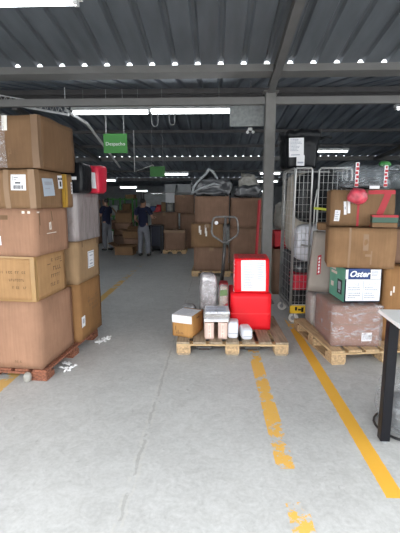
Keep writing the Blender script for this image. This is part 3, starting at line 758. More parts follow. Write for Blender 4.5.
# things behind the cage
c = plain('brown carton standing behind the roll cage next to the column', .98, 6.75, 0, .45, .4, .78, 0, DULLK, 37, tape=None)
t = thing('plastic_crate', 'dark red plastic crate on carton behind the roll cage', 'crate', (1.19, 6.95, .784), 0)
MB().box((-.2,-.18,0),(.2,.18,.04)).box((-.2,-.18,0),(-.185,.18,.3)).box((.185,-.18,0),(.2,.18,.3)).box((-.2,-.18,0),(.2,-.165,.3)).box((-.2,.165,0),(.2,.18,.3)).build('crate_shell', REDD, t, bevel=.004)
MB().box((-.215,-.195,.27),(.215,-.18,.3)).box((-.215,.18,.27),(.215,.195,.3)).build('crate_rim', REDD, t)
t = thing('crumpled_bag', 'grey film bag stuffed on the dark red crate behind the cage', 'bag', (1.19, 6.95, 1.085), 0)
blob_mesh('bag_body', .42, .36, .5, GREYF2, t, seed=29, e=.75, amp=.05)

# ------------------------------------------------------------------ ROLL CAGE
CW, CD = .70, .72; CX, CY = .965+CW/2, 5.12+CD/2
t = thing('roll_cage', 'tall wire roll cage on casters with yellow bumper by the column', 'roll cage', (CX, CY, 0), 2)
x0, x1, y0, y1 = -CW/2, CW/2, -CD/2, CD/2
MB().box((x0,y0,.165),(x1,y1,.195)).build('base_deck', GALV, t, bevel=.005)
def wires(mb, P0, U, V, nu, nv, r=.003):
    for i in range(1, nu): a = P0+U*(i/nu); mb.tube([a, a+V], r, 5)
    for j in range(1, nv): a = P0+V*(j/nv); mb.tube([a, a+U], r, 5)
Z0, Z1 = .20, 1.99
def panel(name, A, B, nu, nv, r=.003, z0=Z0, z1=Z1, rf=.013):
    A, B = Vector(A), Vector(B); mb = MB()
    mb.tube([A+Vector((0,0,z0)), A+Vector((0,0,z1-.03)), A.lerp(B,.06)+Vector((0,0,z1)), A.lerp(B,.94)+Vector((0,0,z1)), B+Vector((0,0,z1-.03)), B+Vector((0,0,z0))], rf, 8)
    mb.tube([A+Vector((0,0,z0+.05)), B+Vector((0,0,z0+.05))], rf*.7, 6)
    o = mb.build(name, GALV, t, smooth=True)
    wb = MB(); wires(wb, A+Vector((0,0,z0)), B-A, Vector((0,0,z1-z0)), nu, nv, r); wb.build('wire_mesh', GALV, o)
    return o
panel('side_panel', (x0,y0+.02,0), (x0,y1,0), 4, 18, .0025); panel('side_panel', (x1,y0+.02,0), (x1,y1,0), 4, 18, .0025); panel('back_panel', (x0+.02,y1,0), (x1-.02,y1,0), 8, 22)
panel('door', (x0+.005,y0,0), (x0+CW*.30,y0,0), 4, 20, .0028); panel('door', (x0+CW*.42,y0,0), (x1,y0,0), 7, 20, .0028)
MB().tube([(x0+CW*.36,y0-.015,.35),(x0+CW*.36,y0-.015,1.55),(x0+CW*.39,y0-.015,1.72),(x0+CW*.42,y0-.01,1.75)], .009, 6).build('door_latch_rod', GALV, t, smooth=True)
MB().tube([(x0+CW*.36,y0-.03,1.02),(x0+CW*.14,y0-.03,1.04)], .012, 6).build('latch_handle', GALV, t)
mb = MB().box((x0-.015,y0-.05,.145),(x0+CW*.40,y0-.012,.25)); mb.build('bumper_plate', YELLOWP, t, bevel=.012)
MB().box((x0+.05,y0-.056,.19),(x0+.075,y0-.049,.235)).box((x0+.09,y0-.056,.19),(x0+.15,y0-.049,.21)).box((x0+.13,y0-.056,.17),(x0+.16,y0-.049,.23)).build('bumper_slot', BLACKM, t)
for cx, cy in ((x0+.06,y0+.06),(x1-.06,y0+.06),(x0+.03,y1-.05),(x1-.06,y1-.05)):
    cb = MB(); cb.box((cx-.035,cy-.03,.125),(cx+.035,cy+.03,.165)); cb.box((cx-.015,cy-.034,.07),(cx+.0,cy-.026,.13)); cb.box((cx+.0,cy+.026,.07),(cx+.015,cy+.034,.13))
    cs = cb.build('caster', GREYM, t)
    MB().tube([(cx-.012,cy-.02,.062),(cx+.012,cy+.02,.062)], .0615, 20).build('wheel', WHEELW, cs)
    MB().tube([(cx-.014,cy-.0235,.062),(cx+.014,cy+.0235,.062)], .028, 14).build('wheel_hub', GREYM, cs)
# cage load
def put(x, y): 
    a = radians(2); return (CX + x*cos(a)-y*sin(a), CY + x*sin(a)+y*cos(a))
def crate(name, label, x, y, z, w, d, h, m):
    q = put(x, y); k = thing(name, label, 'crate', (q[0], q[1], z), 2)
    mb = MB().box((-w/2,-d/2,0),(w/2,d/2,.012))
    for a, b in (((-w/2,-d/2),(w/2,-d/2+.012)),((-w/2,d/2-.012),(w/2,d/2)),((-w/2,-d/2),(-w/2+.012,d/2)),((w/2-.012,-d/2),(w/2,d/2))):
        mb.box((*a,0),(*b,h))
    mb.build('crate_shell', m, k, bevel=.003)
    mb = MB(); n = 4
    for j in range(n): z_ = h*(j+.75)/n; mb.box((-w/2-.008,-d/2-.008,z_-.01),(w/2+.008,-d/2,z_+.01)).box((-w/2-.008,-d/2,z_-.01),(-w/2,d/2,z_+.01))
    mb.build('crate_rib', m, k)
    return k
crate('plastic_crate', 'dark slatted crate standing at left inside the roll cage', -.19, .12, .197, .27, .40, .70, mat('dark_grey_crate', (.06,.06,.07), .5))
crate('plastic_crate', 'black crate on the floor of the roll cage', .0, -.225, .197, .63, .21, .24, BLACKP)
crate('plastic_crate', 'bright red crate low inside the roll cage', .0, -.225, .442, .63, .21, .21, mat('bright_red_crate', (.62,.02,.05), .4))
q = put(.0, -.225); k = thing('folded_bag', 'grey folded bag lying on red crate in the cage', 'bag', (q[0], q[1], .657), 2)
blob_mesh('bag_body', .62, .21, .125, GREYF, k, seed=31, e=.5, amp=.015)
q = put(.0, -.215); k = thing('sack', 'white plastic sack in the middle of the roll cage', 'sack', (q[0], q[1], .812), 2)
blob_mesh('sack_body', .63, .23, .475, WHITEB, k, seed=33, e=.45, amp=.02)
q = put(.0, -.215); k = thing('sack', 'black plastic sack in the upper half of the roll cage', 'sack', (q[0], q[1], 1.315), 2)
blob_mesh('sack_body', .63, .23, .63, FILMK, k, seed=35, e=.45, amp=.02)
q = put(-.19, .13); k = thing('cloth_bundle', 'tall beige cloth bundle against left side of the roll cage', 'cloth bundle', (q[0], q[1], .905), 2)
blob_mesh('bundle_body', .28, .40, 1.05, BEIGE, k, seed=37, e=.4, amp=.018)
# strap across the door
k = thing('strap', 'yellow-green strap tied across the roll cage door', 'strap', (0,0,0), 0)
a = put(x0+CW*.34, y0-.03); b = put(x1+.02, y0-.03)
mb = MB(); n = 8
for i in range(n):
    p = Vector((a[0]+(b[0]-a[0])*i/n, a[1]+(b[1]-a[1])*i/n, 1.50-.05*i/n)); p2 = Vector((a[0]+(b[0]-a[0])*(i+1)/n, a[1]+(b[1]-a[1])*(i+1)/n, 1.50-.05*(i+1)/n))
    mb.add([p+Vector((0,-.003,-.015)), p2+Vector((0,-.003,-.015)), p2+Vector((0,-.003,.015)), p+Vector((0,-.003,.015)), p+Vector((0,.003,-.015)), p2+Vector((0,.003,-.015)), p2+Vector((0,.003,.015)), p+Vector((0,.003,.015))], BF)
mb.build('strap_web', STRAPY, k)
MB().box((b[0]-.13,b[1]-.02,1.42),(b[0]-.07,b[1]+.006,1.50)).build('strap_knot', STRAPY, k, bevel=.01)
# tub on top of the cage
q = put(-.225, .03); k = thing('wrapped_tub', 'black film-wrapped tub with white papers on top of roll cage', 'tub', (q[0], q[1], 2.005), 4)
mb = MB(); n = 40; prof = [(.02,0,.0),(.215,0,.02),(.222,.04,.03),(.235,.28,.04),(.24,.36,.05),(.262,.375,.03),(.268,.43,.03),(.25,.465,.04),(.12,.475,.03),(.02,.47,.0)]
vs = []
for r_, z_, am in prof:
    for i in range(n):
        th = 2*pi*i/n; sq = 1/max(abs(cos(th)), abs(sin(th)))**.45
        kk = noise.noise(Vector((cos(th)*3, sin(th)*3, z_*9)))*am
        vs.append(((r_*sq+kk)*cos(th), (r_*sq*.9+kk)*sin(th), max(0, z_+ (kk*.4 if z_ > .05 else 0))))
mb.add(vs, [(j*n+i, j*n+(i+1)%n, (j+1)*n+(i+1)%n, (j+1)*n+i) for j in range(len(prof)-1) for i in range(n)])
mb.build('tub_body', FILMK, k, smooth=True)
MB().box((-.195,-0.2870,.13),(-.01,-0.2800,.36), M=Matrix.Rotation(radians(-2),4,'Y')).build('paper_sheet', PAPER, k)
mb = MB()
for (a0,b0,a1,b1) in textlines(71, 9, -.18, -.03, .2, .35): mb.box((a0,-0.2885,b0),(a1,-0.2870,b1), M=Matrix.Rotation(radians(-2),4,'Y'))
mb.box((-.17,-0.2885,.15),(-.06,-0.2870,.162), M=Matrix.Rotation(radians(-2),4,'Y')); mb.build('paper_print', INKB, k)
MB().box((-.10,-0.2750,.02),(.0,-0.2680,.15)).build('paper_sheet', PAPER, k); MB().box((-.09,-0.2770,.05),(-.012,-0.2750,.07)).build('paper_print', INKB, k)
MB().tube([(.25,-.06,.38),(.33,-.08,.40),(.40,-.07,.40)], [.022,.016,.022], 8).build('tub_handle', FILMK, k, smooth=True)

# ------------------------------------------------------------------ RIGHT PALLET LOAD
c = Carton('carton', 'pinkish carton wrapped in clear film at the bottom of right pallet', 'carton', 1.175, 3.90, PZ, .475, .60, .405, 2.5, 'L', REDK, seed=41, tape=None)
c.decal('shipping_label', 'F', .62, .84, .14, .36, PAPER, rects=barcode(9, 8, .2, .8), ink=INKB, label='small white label')
for b0 in (.25,.55,.85): c.decal('tape_band', 'F', 0, 1, b0, b0+.03, DULLK)
shell('stretch_film', .475, .60, .405, FILMS, c.root, pad=.012, seed=15, amp=.012)
# appliance box: green side, navy front with white sheet
c = Carton('appliance_box', 'blue and green appliance box with white data sheet on wrapped carton', 'box', 1.305, 4.0, .573, .368, .45, .347, 3, 'L', NAVYD, seed=42, tape=None, bulge=.003, amp=.002, part='box_body')
c.decal('green_side', 'L', 0, 1, 0, 1, GREENB, k=4); c.decal('side_print', 'L', .55, .85, .18, .62, INK, rects=[(.2,.3,.8,.85),(.3,.1,.7,.25)], ink=INKB, lift=.004, label='printed picture of a kettle-like appliance')
for q in ((.12,.30,.30,.45),(.1,.72,.5,.8),(.1,.84,.4,.9)): c.prints('side_print', 'L', [q], INKW, lift=.004)
c.decal('brand_panel', 'F', .06, .66, .70, 1.0, BLUEN, lift=.003)
c.decal('white_label', 'F', -.0, .07, .70, .98, PAPER, lift=.004); c.decal('white_label', 'F', .68, .96, .70, .98, PAPER, lift=.004, rects=textlines(81, 4, y0=.3), ink=INKB)
c.decal('data_sheet', 'F', .03, .97, .05, .69, PAPER, lift=.0035, ink=INKB,
        rects=[(.49,.05,.505,.95),(.04,.48,.96,.495)] + glyphs(82,.17,.38,.72,.82,5) + glyphs(83,.62,.88,.72,.82,6) + textlines(84,2,.06,.46,.5,.68) + textlines(85,2,.54,.94,.5,.68) + textlines(86,3,.06,.46,.1,.42) + textlines(87,3,.54,.94,.1,.42))
text_mesh('brand_lettering', 'Oster', .084, Matrix.Translation((-.05, -.2335, .293)) @ FRONT, PAPER, c.root, shear=.35, bold=.0025)
# big kraft carton
c = Carton('carton', 'big plain kraft carton resting on the appliance box at right', 'carton', 1.135, 4.06, .927, .63, .42, .40, -11, 'L', TAN, seed=43, tape=None, bulge=.01, amp=.008)
c.decal('tape', 'F', .305, .335, 0, 1, TAPE, k=8); c.prints('scuff_mark', 'F', [(.52,.45,.60,.85),(.56,.30,.66,.36),(.64,.10,.66,.45)], TAPE)
c = Carton('carton', 'orange-brown carton standing upright at the right end of right pallet', 'carton', 1.725, 4.08, PZ, .42, .40, .79, 3, 'L', ORANGEK, seed=44, tape=None, bulge=.012)
c.decal('tape', 'F', .46, .52, 0, 1, TAPE, k=8); c.prints('printed_mark', 'F', [(.16,.62,.20,.68)], INKW); c.prints('printed_mark', 'F', [(.22,.66,.26,.74)], INKW)
c = Carton('carton', 'brown carton partly hidden on top of upright orange-brown carton', 'carton', 1.865, 4.25, .94, .34, .28, .36, 2, 'L', DULLK, seed=45, tape=TAPE)
# taped carton with labels
c = Carton('carton', 'kraft carton bound with red tape on the big plain carton', 'carton', 1.185, 4.23, 1.333, .62, .34, .37, -8, 'L', KRAFT, seed=46, tape=None, bulge=.01, amp=.01)
c.decal('shipping_label', 'F', .06, .145, .14, .44, PAPER, skew=.01, rects=textlines(91, 4, y0=.1), ink=INKB); c.decal('shipping_label', 'F', .205, .25, .32, .68, PAPER, skew=-.01, rects=[(.3,.4,.7,.6)], ink=INKB); c.decal('shipping_label', 'F', .265, .31, .36, .70, PAPER, skew=-.01)
c.decal('red_tape', 'F', .42, .455, .0, .62, TAPER, lift=.003); c.decal('red_tape', 'F', .58, 1, .87, .98, TAPER, lift=.003); c.decal('red_tape', 'F', .78, .87, .30, .9, TAPER, skew=.14, lift=.004); c.decal('red_tape', 'F', .62, 1, .0, .05, TAPER, lift=.003)
# small green box in front of it
k = thing('small_box', 'small dark green box with red tape below the taped carton', 'box', (1.66, 4.045, 1.3345), -11)
MB().box((-.115,-.055,0),(.115,.055,.045)).build('box_base', KRAFT, k, bevel=.004); MB().box((-.118,-.058,.046),(.118,.058,.105)).build('box_lid', mat('dark_green_board', (.035,.09,.06), .5), k, bevel=.004)
MB().box((-.119,-.0595,.106),(.119,.0595,.12)).box((-.119,-.0605,.098),(.119,-.0585,.106)).build('red_tape', TAPER, k)
# clear plastic bundle above
k = thing('plastic_bundle', 'clear plastic bundle with red and white tape, topmost on right pallet', 'plastic bundle', (1.53, 4.38, 1.712), 0)
blob_mesh('inner_film', .46, .24, .08, GREYF, k, seed=43, e=.6, amp=.03)
for j, (px, w_, h_) in enumerate(((-.12,.30,.27),(.10,.32,.25),(.27,.24,.25))):
    o = blob_mesh('clear_film', w_, .34, h_, FILMC, k, seed=45+j, e=.55, amp=.025, freq=7); o.location = (px, .0, 0)
for px, z0_, z1_ in ((-.112,.02,.26),(.175,.02,.23)):
    mb = MB().box((px-.017,-.197,z0_),(px+.017,-.19,z1_)); mb.build('warning_tape', PAPER, k)
    mb = MB(); n = 6
    for i in range(n): mb.box((px-.017+.004*(i%3),-.199,z0_+(z1_-z0_)*(i+.10)/n),(px+.017-.007*(i%2),-.1965,z0_+(z1_-z0_)*(i+.82)/n))
    mb.build('tape_print', TAPER, k)
MB().box((.02,-.20,.0),(.12,-.192,.03)).build('white_label', PAPER, k)
b = blob_mesh('red_tape_ball', .185, .15, .175, mat('pinkish_red_film', (.55,.06,.09), .3, var=.4, scale=16, bump=1, bscale=18), k, seed=49, e=.95, amp=.03, freq=13); b.location = (-.135, -.29, -.155)
k = thing('leafy_green_wrap', 'scrap of green film on the plastic bundle at right edge', 'plastic scrap', (1.745, 4.36, 1.935), 0)
blob_mesh('green_film', .11, .08, .06, mat('green_film', (.04,.22,.05), .4, var=.5, scale=20), k, seed=51, e=.9, amp=.03, freq=10)
# grey parcels behind
k = thing('wrapped_parcel', 'low grey-brown film-wrapped parcel behind the wrapped pinkish carton', 'parcel', (1.255, 4.70, PZ), 2)
blob_mesh('parcel_body', .30, .28, .37, GREYB, k, seed=53, e=.3, amp=.012)
blob_mesh('film_wrap', .32, .30, .38, FILM, k, seed=54, e=.34, amp=.012)
c = Carton('carton', 'tall grey-brown carton with red label leaning by the roll cage', 'carton', 1.075, 4.62, .545, .25, .24, .69, -11, 'L', GREYB, seed=55, tape=None, bulge=.006, ry=4)
c.decal('red_label', 'F', .30, .46, .30, .62, TAPER, skew=-.04, lift=.003, rects=[(.3,.08,.7,.2),(.3,.26,.7,.38),(.3,.44,.7,.54),(.3,.6,.7,.72),(.3,.78,.7,.9)], ink=PAPER, label='red label with white marks')
c = Carton('carton', 'small kraft carton lying on the tall grey-brown carton', 'carton', 1.18, 4.66, 1.255, .26, .18, .085, -8, 'L', KRAFT, seed=56, tape=None)

# ------------------------------------------------------------------ TABLE AT RIGHT + BAG BELOW
t = thing('work_table', 'white-topped work table with black steel legs at right edge', 'table', (1.72, 1.98, 0), -2)
MB().box((-.68,-.56,.875),(.68,.56,.90)).build('table_top', TABLEW, t, bevel=.003)
MB().box((-.60,-.50,.81),(.60,-.46,.873)).box((-.60,.46,.81),(.60,.50,.873)).box((-.60,-.46,.81),(-.56,.46,.873)).box((.56,-.46,.81),(.60,.46,.873)).build('table_frame', BLACKM, t)
for sx in (-1,1):
    for sy in (-1,1):
        l = MB().box((sx*.607-.031,sy*.50-.031,.02),(sx*.607+.031,sy*.50+.031,.874)).build('leg', BLACKM, t, bevel=.004)
        MB().lathe([(.02,0),(.025,.008),(.012,.02)], 12, M=Matrix.Translation((sx*.602,sy*.50,0))).build('leg_foot', GREYM, l)
k = thing('plastic_bag', 'clear crumpled plastic bag with dark rim under the work table', 'plastic bag', (1.375, 2.68, 0), 0)
blob_mesh('bag_film', .44, .42, .40, film('bag_clear_film', (.5,.52,.54), clear=.78, scale=7, lo=.5, hi=.85), k, seed=57, e=.75, amp=.04, freq=6, n=32)
blob_mesh('bag_filling', .34, .32, .25, mat('dull_grey_filling', (.12,.122,.128), .5, var=.6, scale=14, bump=.6, bscale=12), k, seed=58, e=.8, amp=.04)
MB().tube([(.225*cos(a_*pi/12), .215*sin(a_*pi/12), .014) for a_ in range(24)], .009, 6, closed=True).build('dark_rim', BLACKP, k, smooth=True)

# ------------------------------------------------------------------ PEOPLE
def skinned(name, verts, edges, radii, m, parent, sub=2):
    me = bpy.data.meshes.new(name); me.from_pydata(verts, edges, [])
    o = bpy.data.objects.new(name, me); C.objects.link(o)
    o.modifiers.new('skin', 'SKIN'); s_ = o.modifiers.new('sub', 'SUBSURF'); s_.levels = sub; s_.render_levels = sub
    sk = me.skin_vertices[0].data if me.skin_vertices else None
    if sk is None:
        bm = bmesh.new(); bm.from_mesh(me); bm.verts.layers.skin.verify(); bm.to_mesh(me); bm.free(); sk = me.skin_vertices[0].data
    for i, r in enumerate(radii):
        sk[i].radius = r if isinstance(r, tuple) else (r, r)
        sk[i].use_root = (i == 0)
    dg = bpy.context.evaluated_depsgraph_get(); dg.update()
    m2 = bpy.data.meshes.new_from_object(o.evaluated_get(dg)); bpy.data.objects.remove(o)
    m2.name = name; m2.materials.clear(); m2.materials.append(m)
    for p in m2.polygons: p.use_smooth = True; p.material_index = 0
    return link(bpy.data.objects.new(name, m2), parent)

def person(label, loc, rz, arms, legs, head_tilt=0, cap=False):
    """local frame: faces +Y, left is -X; arms/legs = joint positions per side (-1, 1)"""
    t = thing('person', label, 'person', loc, rz)
    V, E, R = [], [], []
    def add(p, r, par=None):
        V.append(tuple(p)); R.append(r)
        if par is not None: E.append((par, len(V)-1))
        return len(V)-1
    pel = add((0,0,.90), (.125,.095)); sp = add((0,.0,1.06), (.115,.085), pel); ch = add((0,0,1.24), (.135,.095), sp)
    nb = add((0,.0,1.385), (.07,.065), ch); nk = add((0,.012,1.44), .05, nb)
    hd = add((0,.03,1.515), (.068,.078), nk); h2 = add((0,.02+head_tilt,1.585), (.074,.088), hd); add((0,.012+head_tilt,1.635), (.05,.06), h2)
    nose = add((0,.125+head_tilt,1.535), .013, hd)
    for s_ in (-1, 1): add((s_*.082,.012,1.54), .014, hd)
    for s_ in (-1, 1):
        sh = add((s_*.165,0,1.355), .062, nb); el, wr, hn = [Vector(q) for q in arms[s_]]
        e = add(el, .042, sh); m1 = add(el.lerp(wr,.4), .038, e); w = add(wr, .026, m1); hh = add(wr.lerp(hn,.55), (.034,.02), w)
        d = (hn-wr).normalized(); side = d.cross(Vector((0,0,1)));
        side = side.normalized() if side.length > .2 else Vector((0,1,0))
        for q, (o_, L_) in enumerate(((-.027,.075),(-.009,.088),(.009,.082),(.027,.062))):
            a_ = hn + side*o_; f1 = add(a_+d*L_*.4, .0095, hh); add(a_+d*L_*.75+Vector((0,0,-.022)), .0085, f1)
        th = add(wr.lerp(hn,.4)+side*.045+Vector((0,0,.0)), .011, hh); add(hn+side*.055+d*.01, .0095, th)
        hip = add((s_*.085,0,.84), .085, pel); kn, an = [Vector(q) for q in legs[s_]]
        k_ = add(kn, .055, hip); cf = add(kn.lerp(an,.35)+Vector((0,-.012,0)), .052, k_); a2 = add(an, .036, cf); add(an+Vector((0,.10,-.04)), (.038,.025), a2)
    skinned('body', V, E, R, SKIN, t)
    # shirt
    V, E, R = [], [], []
    pel = add((0,0,.80), (.150,.125)); pm = add((0,0,.90), (.152,.124), pel); sp = add((0,0,1.06), (.144,.114), pm); ch = add((0,0,1.25), (.158,.118), sp); nb = add((0,.0,1.375), (.09,.085), ch); add((0,.008,1.425), .062, nb)
    for s_ in (-1, 1):
        sh = add((s_*.168,0,1.352), .078, nb); el = Vector(arms[s_][0]); add(Vector((s_*.168,0,1.352)).lerp(el,.75), .064, sh)
    skinned('shirt', V, E, R, NAVY, t)
    V, E, R = [], [], []
    pel = add((0,0,.99), (.138,.108)); lo = add((0,0,.86), (.138,.113), pel)
    for s_ in (-1, 1):
        kn, an = [Vector(q) for q in legs[s_]]
        hp = add((s_*.085,0,.76), .098, lo); k_ = add(kn, .078, hp); add(kn.lerp(an,.5), .072, k_); add(an+Vector((0,0,-.02)), .066, len(V)-1)
    skinned('trousers', V, E, R, TROUS, t)
    for s_ in (-1, 1):
        an = Vector(legs[s_][1]); V, E, R = [], [], []
        a = add((an.x, an.y-.045, .042), (.045,.04)); b_ = add((an.x, an.y+.05, .045), (.05,.042), a); add((an.x+s_*.01, an.y+.15, .034), (.045,.032), b_)
        o = skinned('shoe', V, E, R, SHOE, t, 2)
    V, E, R = [], [], []
    a = add((0,-.012,1.50), (.07,.062)); b_ = add((0,-.012+head_tilt,1.575), (.086,.088), a); add((0,.0+head_tilt,1.64), (.07,.08), b_)
    hair = skinned('cap' if cap else 'hair', V, E, R, HAIR, t)
    if cap: MB().prism([(-.07,.07),(.07,.07),(.06,.15),(0,.17),(-.06,.15)], 'z', 1.59, 1.60).build('cap_brim', HAIR, t)
    return t
person('person in navy shirt and grey trousers seen from behind, reaching to the table', (-2.07, 11.4, 0), -12,
       {-1: ((-.25,-.02,1.08), (-.20,.16,.95), (-.16,.22,.94)), 1: ((.27,.04,1.10), (.24,.27,1.10), (.22,.34,1.11))},
       {-1: ((-.10,.02,.46), (-.12,-.01,.085)), 1: ((.11,.02,.46), (.13,.0,.085))})
person('person in navy shirt and dark cap standing sideways beyond the left stacks', (-3.46, 12.6, 0), 62,
       {-1: ((-.23,.04,1.10), (-.14,.25,1.15), (-.10,.32,1.17)), 1: ((.23,.03,1.09), (.16,.25,1.08), (.12,.33,1.09))},
       {-1: ((-.09,.03,.47), (-.11,-.02,.085)), 1: ((.10,-.01,.47), (.11,-.07,.085))}, cap=True)

# ------------------------------------------------------------------ FAR END: worktable, cartons, racks
t = thing('packing_table', 'narrow dark packing table at the right hand of right worker', 'table', (-1.81, 12.2, 0), 0)
MB().box((-.20,-.25,.82),(.20,.25,.85)).build('table_top', BLACKM, t)
MB().box((-.18,.1,.2),(.18,.12,.82)).build('back_sheet', NAVYD, t)
for sx in (-1,1):
    for sy in (-1,1): MB().box((sx*.17-.025,sy*.22-.025,0),(sx*.17+.025,sy*.22+.025,.82)).build('leg', BLACKM, t)
plain('wide brown carton stacked on a dark carton behind the packing table', -2.05, 12.7, .602, .82, .5, .61, 0, DULLK, 61, group=None)
plain('dark grey carton on the floor behind the packing table', -2.05, 12.7, 0, .80, .5, .60, 0, mat('dark_grey_board', (.03,.032,.04), .7), 62, tape=None)
pallet('wooden_pallet', 'small far pallet under the single brown carton near the right worker', .7, .7, (-1.24, 12.25, 0), 0, hh=.11, nb=5)
c = plain('brown carton with pale tape band on the small far pallet', -1.56, 11.95, .112, .64, .55, .60, 0, DULLK, 63, tape=None)
c.decal('tape', 'F', 0, 1, .86, 1, TAPE); c.decal('tape', 'T', .4, .6, 0, 1, TAPE)
plain('brown carton standing on floor right of the packing table, lower of two', -1.18, 13.25, 0, .60, .5, 1.16, 0, DULLK, 64, tape=None)
plain('brown carton on top of the tall one right of the packing table', -1.36, 13.25, 1.165, .62, .5, .60, 0, DULLK, 65)
# a red tape dispenser and papers held on the carton by the worker
k = thing('tape_gun', 'red tape dispenser on the wide carton in front of right worker', 'tape dispenser', (-1.86, 12.85, 1.216), 20)
MB().lathe([(.03,-.03),(.075,-.03),(.075,.03),(.03,.03)], 16, M=Matrix.Translation((0,0,.077)) @ Matrix.Rotation(pi/2,4,'X')).build('tape_roll', REDD, k); MB().box((-.12,-.02,.0),(.02,.02,.05)).build('handle', TAPER, k, bevel=.006)

def open_box(label, x, y, z, w, d, h, rz, m=KRAFT, ang=35, seed=0):
    t = thing('open_carton', label, 'carton', (x, y, z), rz); th = .008
    mb = MB().box((-w/2,-d/2,0),(w/2,d/2,th))
    for a, b in (((-w/2,-d/2),(w/2,-d/2+th)),((-w/2,d/2-th),(w/2,d/2)),((-w/2,-d/2+th),(-w/2+th,d/2-th)),((w/2-th,-d/2+th),(w/2,d/2-th))): mb.box((*a,th),(*b,h))
    mb.build('carton_body', m, t)
    r = random.Random(seed)
    for sx in (-1, 1):
        a = radians(ang + r.uniform(-20, 25)); L_ = w*.42
        M_ = Matrix.Translation((sx*w/2,0,h)) @ Matrix.Rotation(-sx*(a-pi/2) + (0 if sx > 0 else 0), 4, 'Y')
        MB().box((-th/2,-d/2,0),(th/2,d/2,L_), M=Matrix.Translation((sx*w/2,0,h+.002)) @ Matrix.Rotation(sx*a, 4, 'Y')).build('flap', m, t)
        MB().box((-w/2,-th/2,0),(w/2,th/2,d*.4), M=Matrix.Translation((0,sx*d/2,h+.002)) @ Matrix.Rotation(-sx*radians(70+r.uniform(-15,30)), 4, 'X')).build('flap', m, t)
    return t
open_box('open kraft carton with raised flaps, topmost between the two workers', -3.12, 13.55, .855, .52, .45, .32, 8, KRAFT, 50, 1)
plain('plain brown carton under the topmost open carton between the workers', -3.42, 13.3, .45, .58, .5, .40, 4, DULLK, 66, tape=None)
plain('dark carton on floor under the brown ones between the workers', -3.45, 13.3, 0, .64, .55, .445, 0, mat('dark_brown_board', (.16,.10,.07), .8), 67, tape=None)
open_box('open kraft carton lying at left of right worker on a low carton', -2.66, 12.7, .415, .50, .45, .24, -6, KRAFT, 60, 2)
plain('low brown carton under the open one left of right worker', -2.9, 12.45, 0, .5, .5, .41, 0, DULLK, 68, tape=None)
open_box('low open kraft carton on floor nearest, left of right worker', -2.68, 11.75, 0, .54, .42, .24, -4, KRAFT, 72, 3)
# green rack
t = thing('green_rack', 'green painted storage rack behind the open cartons', 'rack', (-3.72, 16.0, 0), 0)
for x in (-.48, 0, .48):
    for y in (-.4,.4): MB().box((x-.03,y-.03,0),(x+.03,y+.03,1.68)).build('post', GREENF, t)
for z in (.4, .95, 1.6): MB().box((-.51,-.43,z),(.51,.43,z+.05)).build('shelf', GREENF, t)
for j, (x, z, w_, h_, m_, nm) in enumerate(((-.40,.455,.34,.36,DULLK,'carton'),(.06,.455,.36,.30,DULLK,'carton'),(-.40,1.005,.32,.40,mat('grey_bin_plastic',(.25,.27,.27),.5),'grey bin'),(.06,1.005,.34,.46,KRAFT,'carton'))):
    plain('%s %s on the green rack, %s shelf' % (('left','right')[j%2], 'grey carton' if nm == 'grey bin' else 'brown carton', 'lower' if z < .6 else 'middle'), -3.72+x, 15.7, z, w_, .5, h_, 0, m_, 70+j, tape=None)
c = plain('small kraft carton on top shelf of the green rack', -3.55, 15.75, 1.652, .36, .4, .16, 0, KRAFT, 75, tape=None)
# grey shelf rack with bins further right
t = thing('shelf_rack', 'grey steel shelving behind the far brown cartons', 'rack', (-1.75, 16.2, 0), 0)
for x in (-1.2, -.2, .85):
    for y in (-.3,.3): MB().box((x-.025,y-.025,0),(x+.025,y+.025,1.9)).build('post', STEELD, t)
for z in (.5, 1.1, 1.86): MB().box((-1.25,-.33,z),(.9,.33,z+.04)).build('shelf', STEEL, t)
MB().box((-1.2,.3,.1),(.85,.32,1.85)).build('back_sheet', mat('pale_rack_back', (.42,.45,.46), .7, var=.15), t)
for j, (x, w_) in enumerate(((-2.02,.44),(-1.5,.72))):
    k = thing('storage_bin', ('smaller left' if j == 0 else 'larger right') + ' grey bin on top of the steel shelving', 'bin', (x+w_/2, 16.2, 1.902), 0)
    MB().prism([(-w_/2+.03,0),(w_/2-.03,0),(w_/2,.28),(-w_/2,.28)], 'y', -.25, .25).build('bin_body', mat('pale_grey_bin', (.40,.42,.42), .5), k); MB().box((-w_/2-.015,-.265,.28),(w_/2+.015,.265,.31)).build('bin_rim', GREYM, k)
r = random.Random(12)
kinds = [('white', PAPER), ('dark blue', BLUEN), ('reddish', REDD), ('pale brown', PALEK), ('grey', GREYF2), ('black', BLACKP), ('brown', DULLK)]
x = -2.85
for j, (cn, m_) in enumerate(kinds):
    w_ = r.uniform(.16,.26); h_ = r.uniform(.18,.42)
    c = Carton('packet', cn + ' packet standing on the middle shelf of the steel shelving', 'packet', x, 15.95, 1.142, w_, .3, h_, 0, 'L', m_, seed=80+j, tape=None, group='packets on the steel shelving', part='packet_body'); x += w_+.03
o = MB().box((-1.98,15.86,1.50),(-1.62,15.869,1.88)).build('paper_notice', PAPER); tag(o, 'white paper notice hanging at front of the steel shelving', 'notice'); 
# stacks behind the left person and distant dark stacks
plain('dark brown carton stack base far left behind the left worker', -5.2, 14.2, 0, .9, .8, 1.1, 0, DULLK, 91)
plain('dark brown carton upper far left behind the left worker', -5.1, 14.25, 1.105, .8, .7, .5, 0, DULLK, 92)

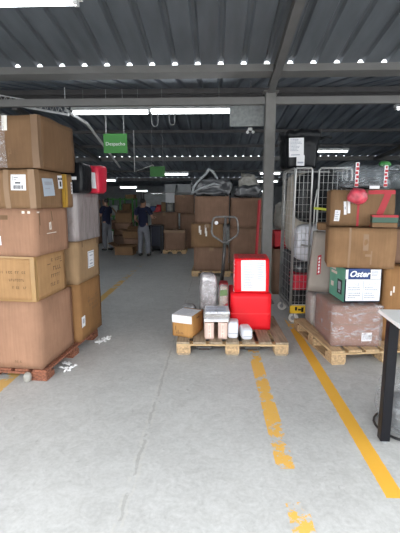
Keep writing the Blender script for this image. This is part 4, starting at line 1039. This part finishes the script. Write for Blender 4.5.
# repeats share a group
for o in list(C.objects):
    if o.parent or not o.get('category') or o.get('group'): continue
    c_ = o['category']; p_ = o.location
    if c_ == 'carton': o['group'] = 'cartons stacked at the left' if (p_.x < -1.2 and p_.y < 6) else 'cartons on the right pallet' if (p_.x > 1 and p_.y < 6) else 'brown cartons behind the pallet jack' if 6 < p_.y < 10 else 'cartons around the workers' if p_.y >= 10 else 'cartons on the centre pallet'
    elif c_ == 'red carton': o['group'] = 'red cartons on the centre pallet'
    elif c_ == 'ceiling lamp': o['group'] = 'tube lamps under the roof'
    elif c_ == 'pallet': o['group'] = 'wooden pallets on the floor'
    elif c_ == 'sack': o['group'] = 'sacks in the roll cage'
    elif c_ == 'crate': o['group'] = 'plastic crates in and behind the roll cage'
    elif c_ == 'person': o['group'] = 'workers at the back'
    elif c_ == 'parcel': o['group'] = 'parcel bags on the left stack'
    elif c_ == 'bundle': o['group'] = 'film-wrapped bundles on the centre pallet'
    elif c_ == 'pack': o['group'] = 'white wrapped packs on the centre pallet'
    elif c_ == 'sign': o['group'] = 'green hanging signs'

# ------------------------------------------------------------------ CAMERA
F = 400.0
cam = bpy.data.cameras.new('camera'); co = bpy.data.objects.new('camera', cam); C.objects.link(co)
cam.sensor_fit = 'VERTICAL'; cam.sensor_height = 24; cam.lens = 24*F/533; cam.clip_start = .05; cam.clip_end = 200
pitch = atan(66.5/F); yaw = radians(2.26)
co.location = (0, 0, 1.6); co.rotation_euler = (pi/2 - pitch, 0, yaw)
S.camera = co

# ------------------------------------------------------------------ LIGHT: overcast sky through the open front and the roof gaps
W = bpy.data.worlds.new('overcast_sky'); S.world = W; W.use_nodes = True
nt = W.node_tree; nt.nodes.clear()
bg = nt.nodes.new('ShaderNodeBackground'); ow = nt.nodes.new('ShaderNodeOutputWorld')
tc = nt.nodes.new('ShaderNodeTexCoord'); sx = nt.nodes.new('ShaderNodeSeparateXYZ'); nt.links.new(tc.outputs['Generated'], sx.inputs[0])
rp = ramp(nt, sx.outputs['Z'], [(0, (.88,.92,.95)), (1, (.96,.98,1))]); nt.links.new(rp.outputs[0], bg.inputs[0])
bg.inputs[1].default_value = 5.3; nt.links.new(bg.outputs[0], ow.inputs[0])

S.view_settings.view_transform = 'Standard'; S.view_settings.look = 'None'; S.view_settings.gamma = 1
S.view_settings.exposure = 0.0
S.cycles.max_bounces = 8; S.cycles.transparent_max_bounces = 16
S.cycles.use_denoising = True
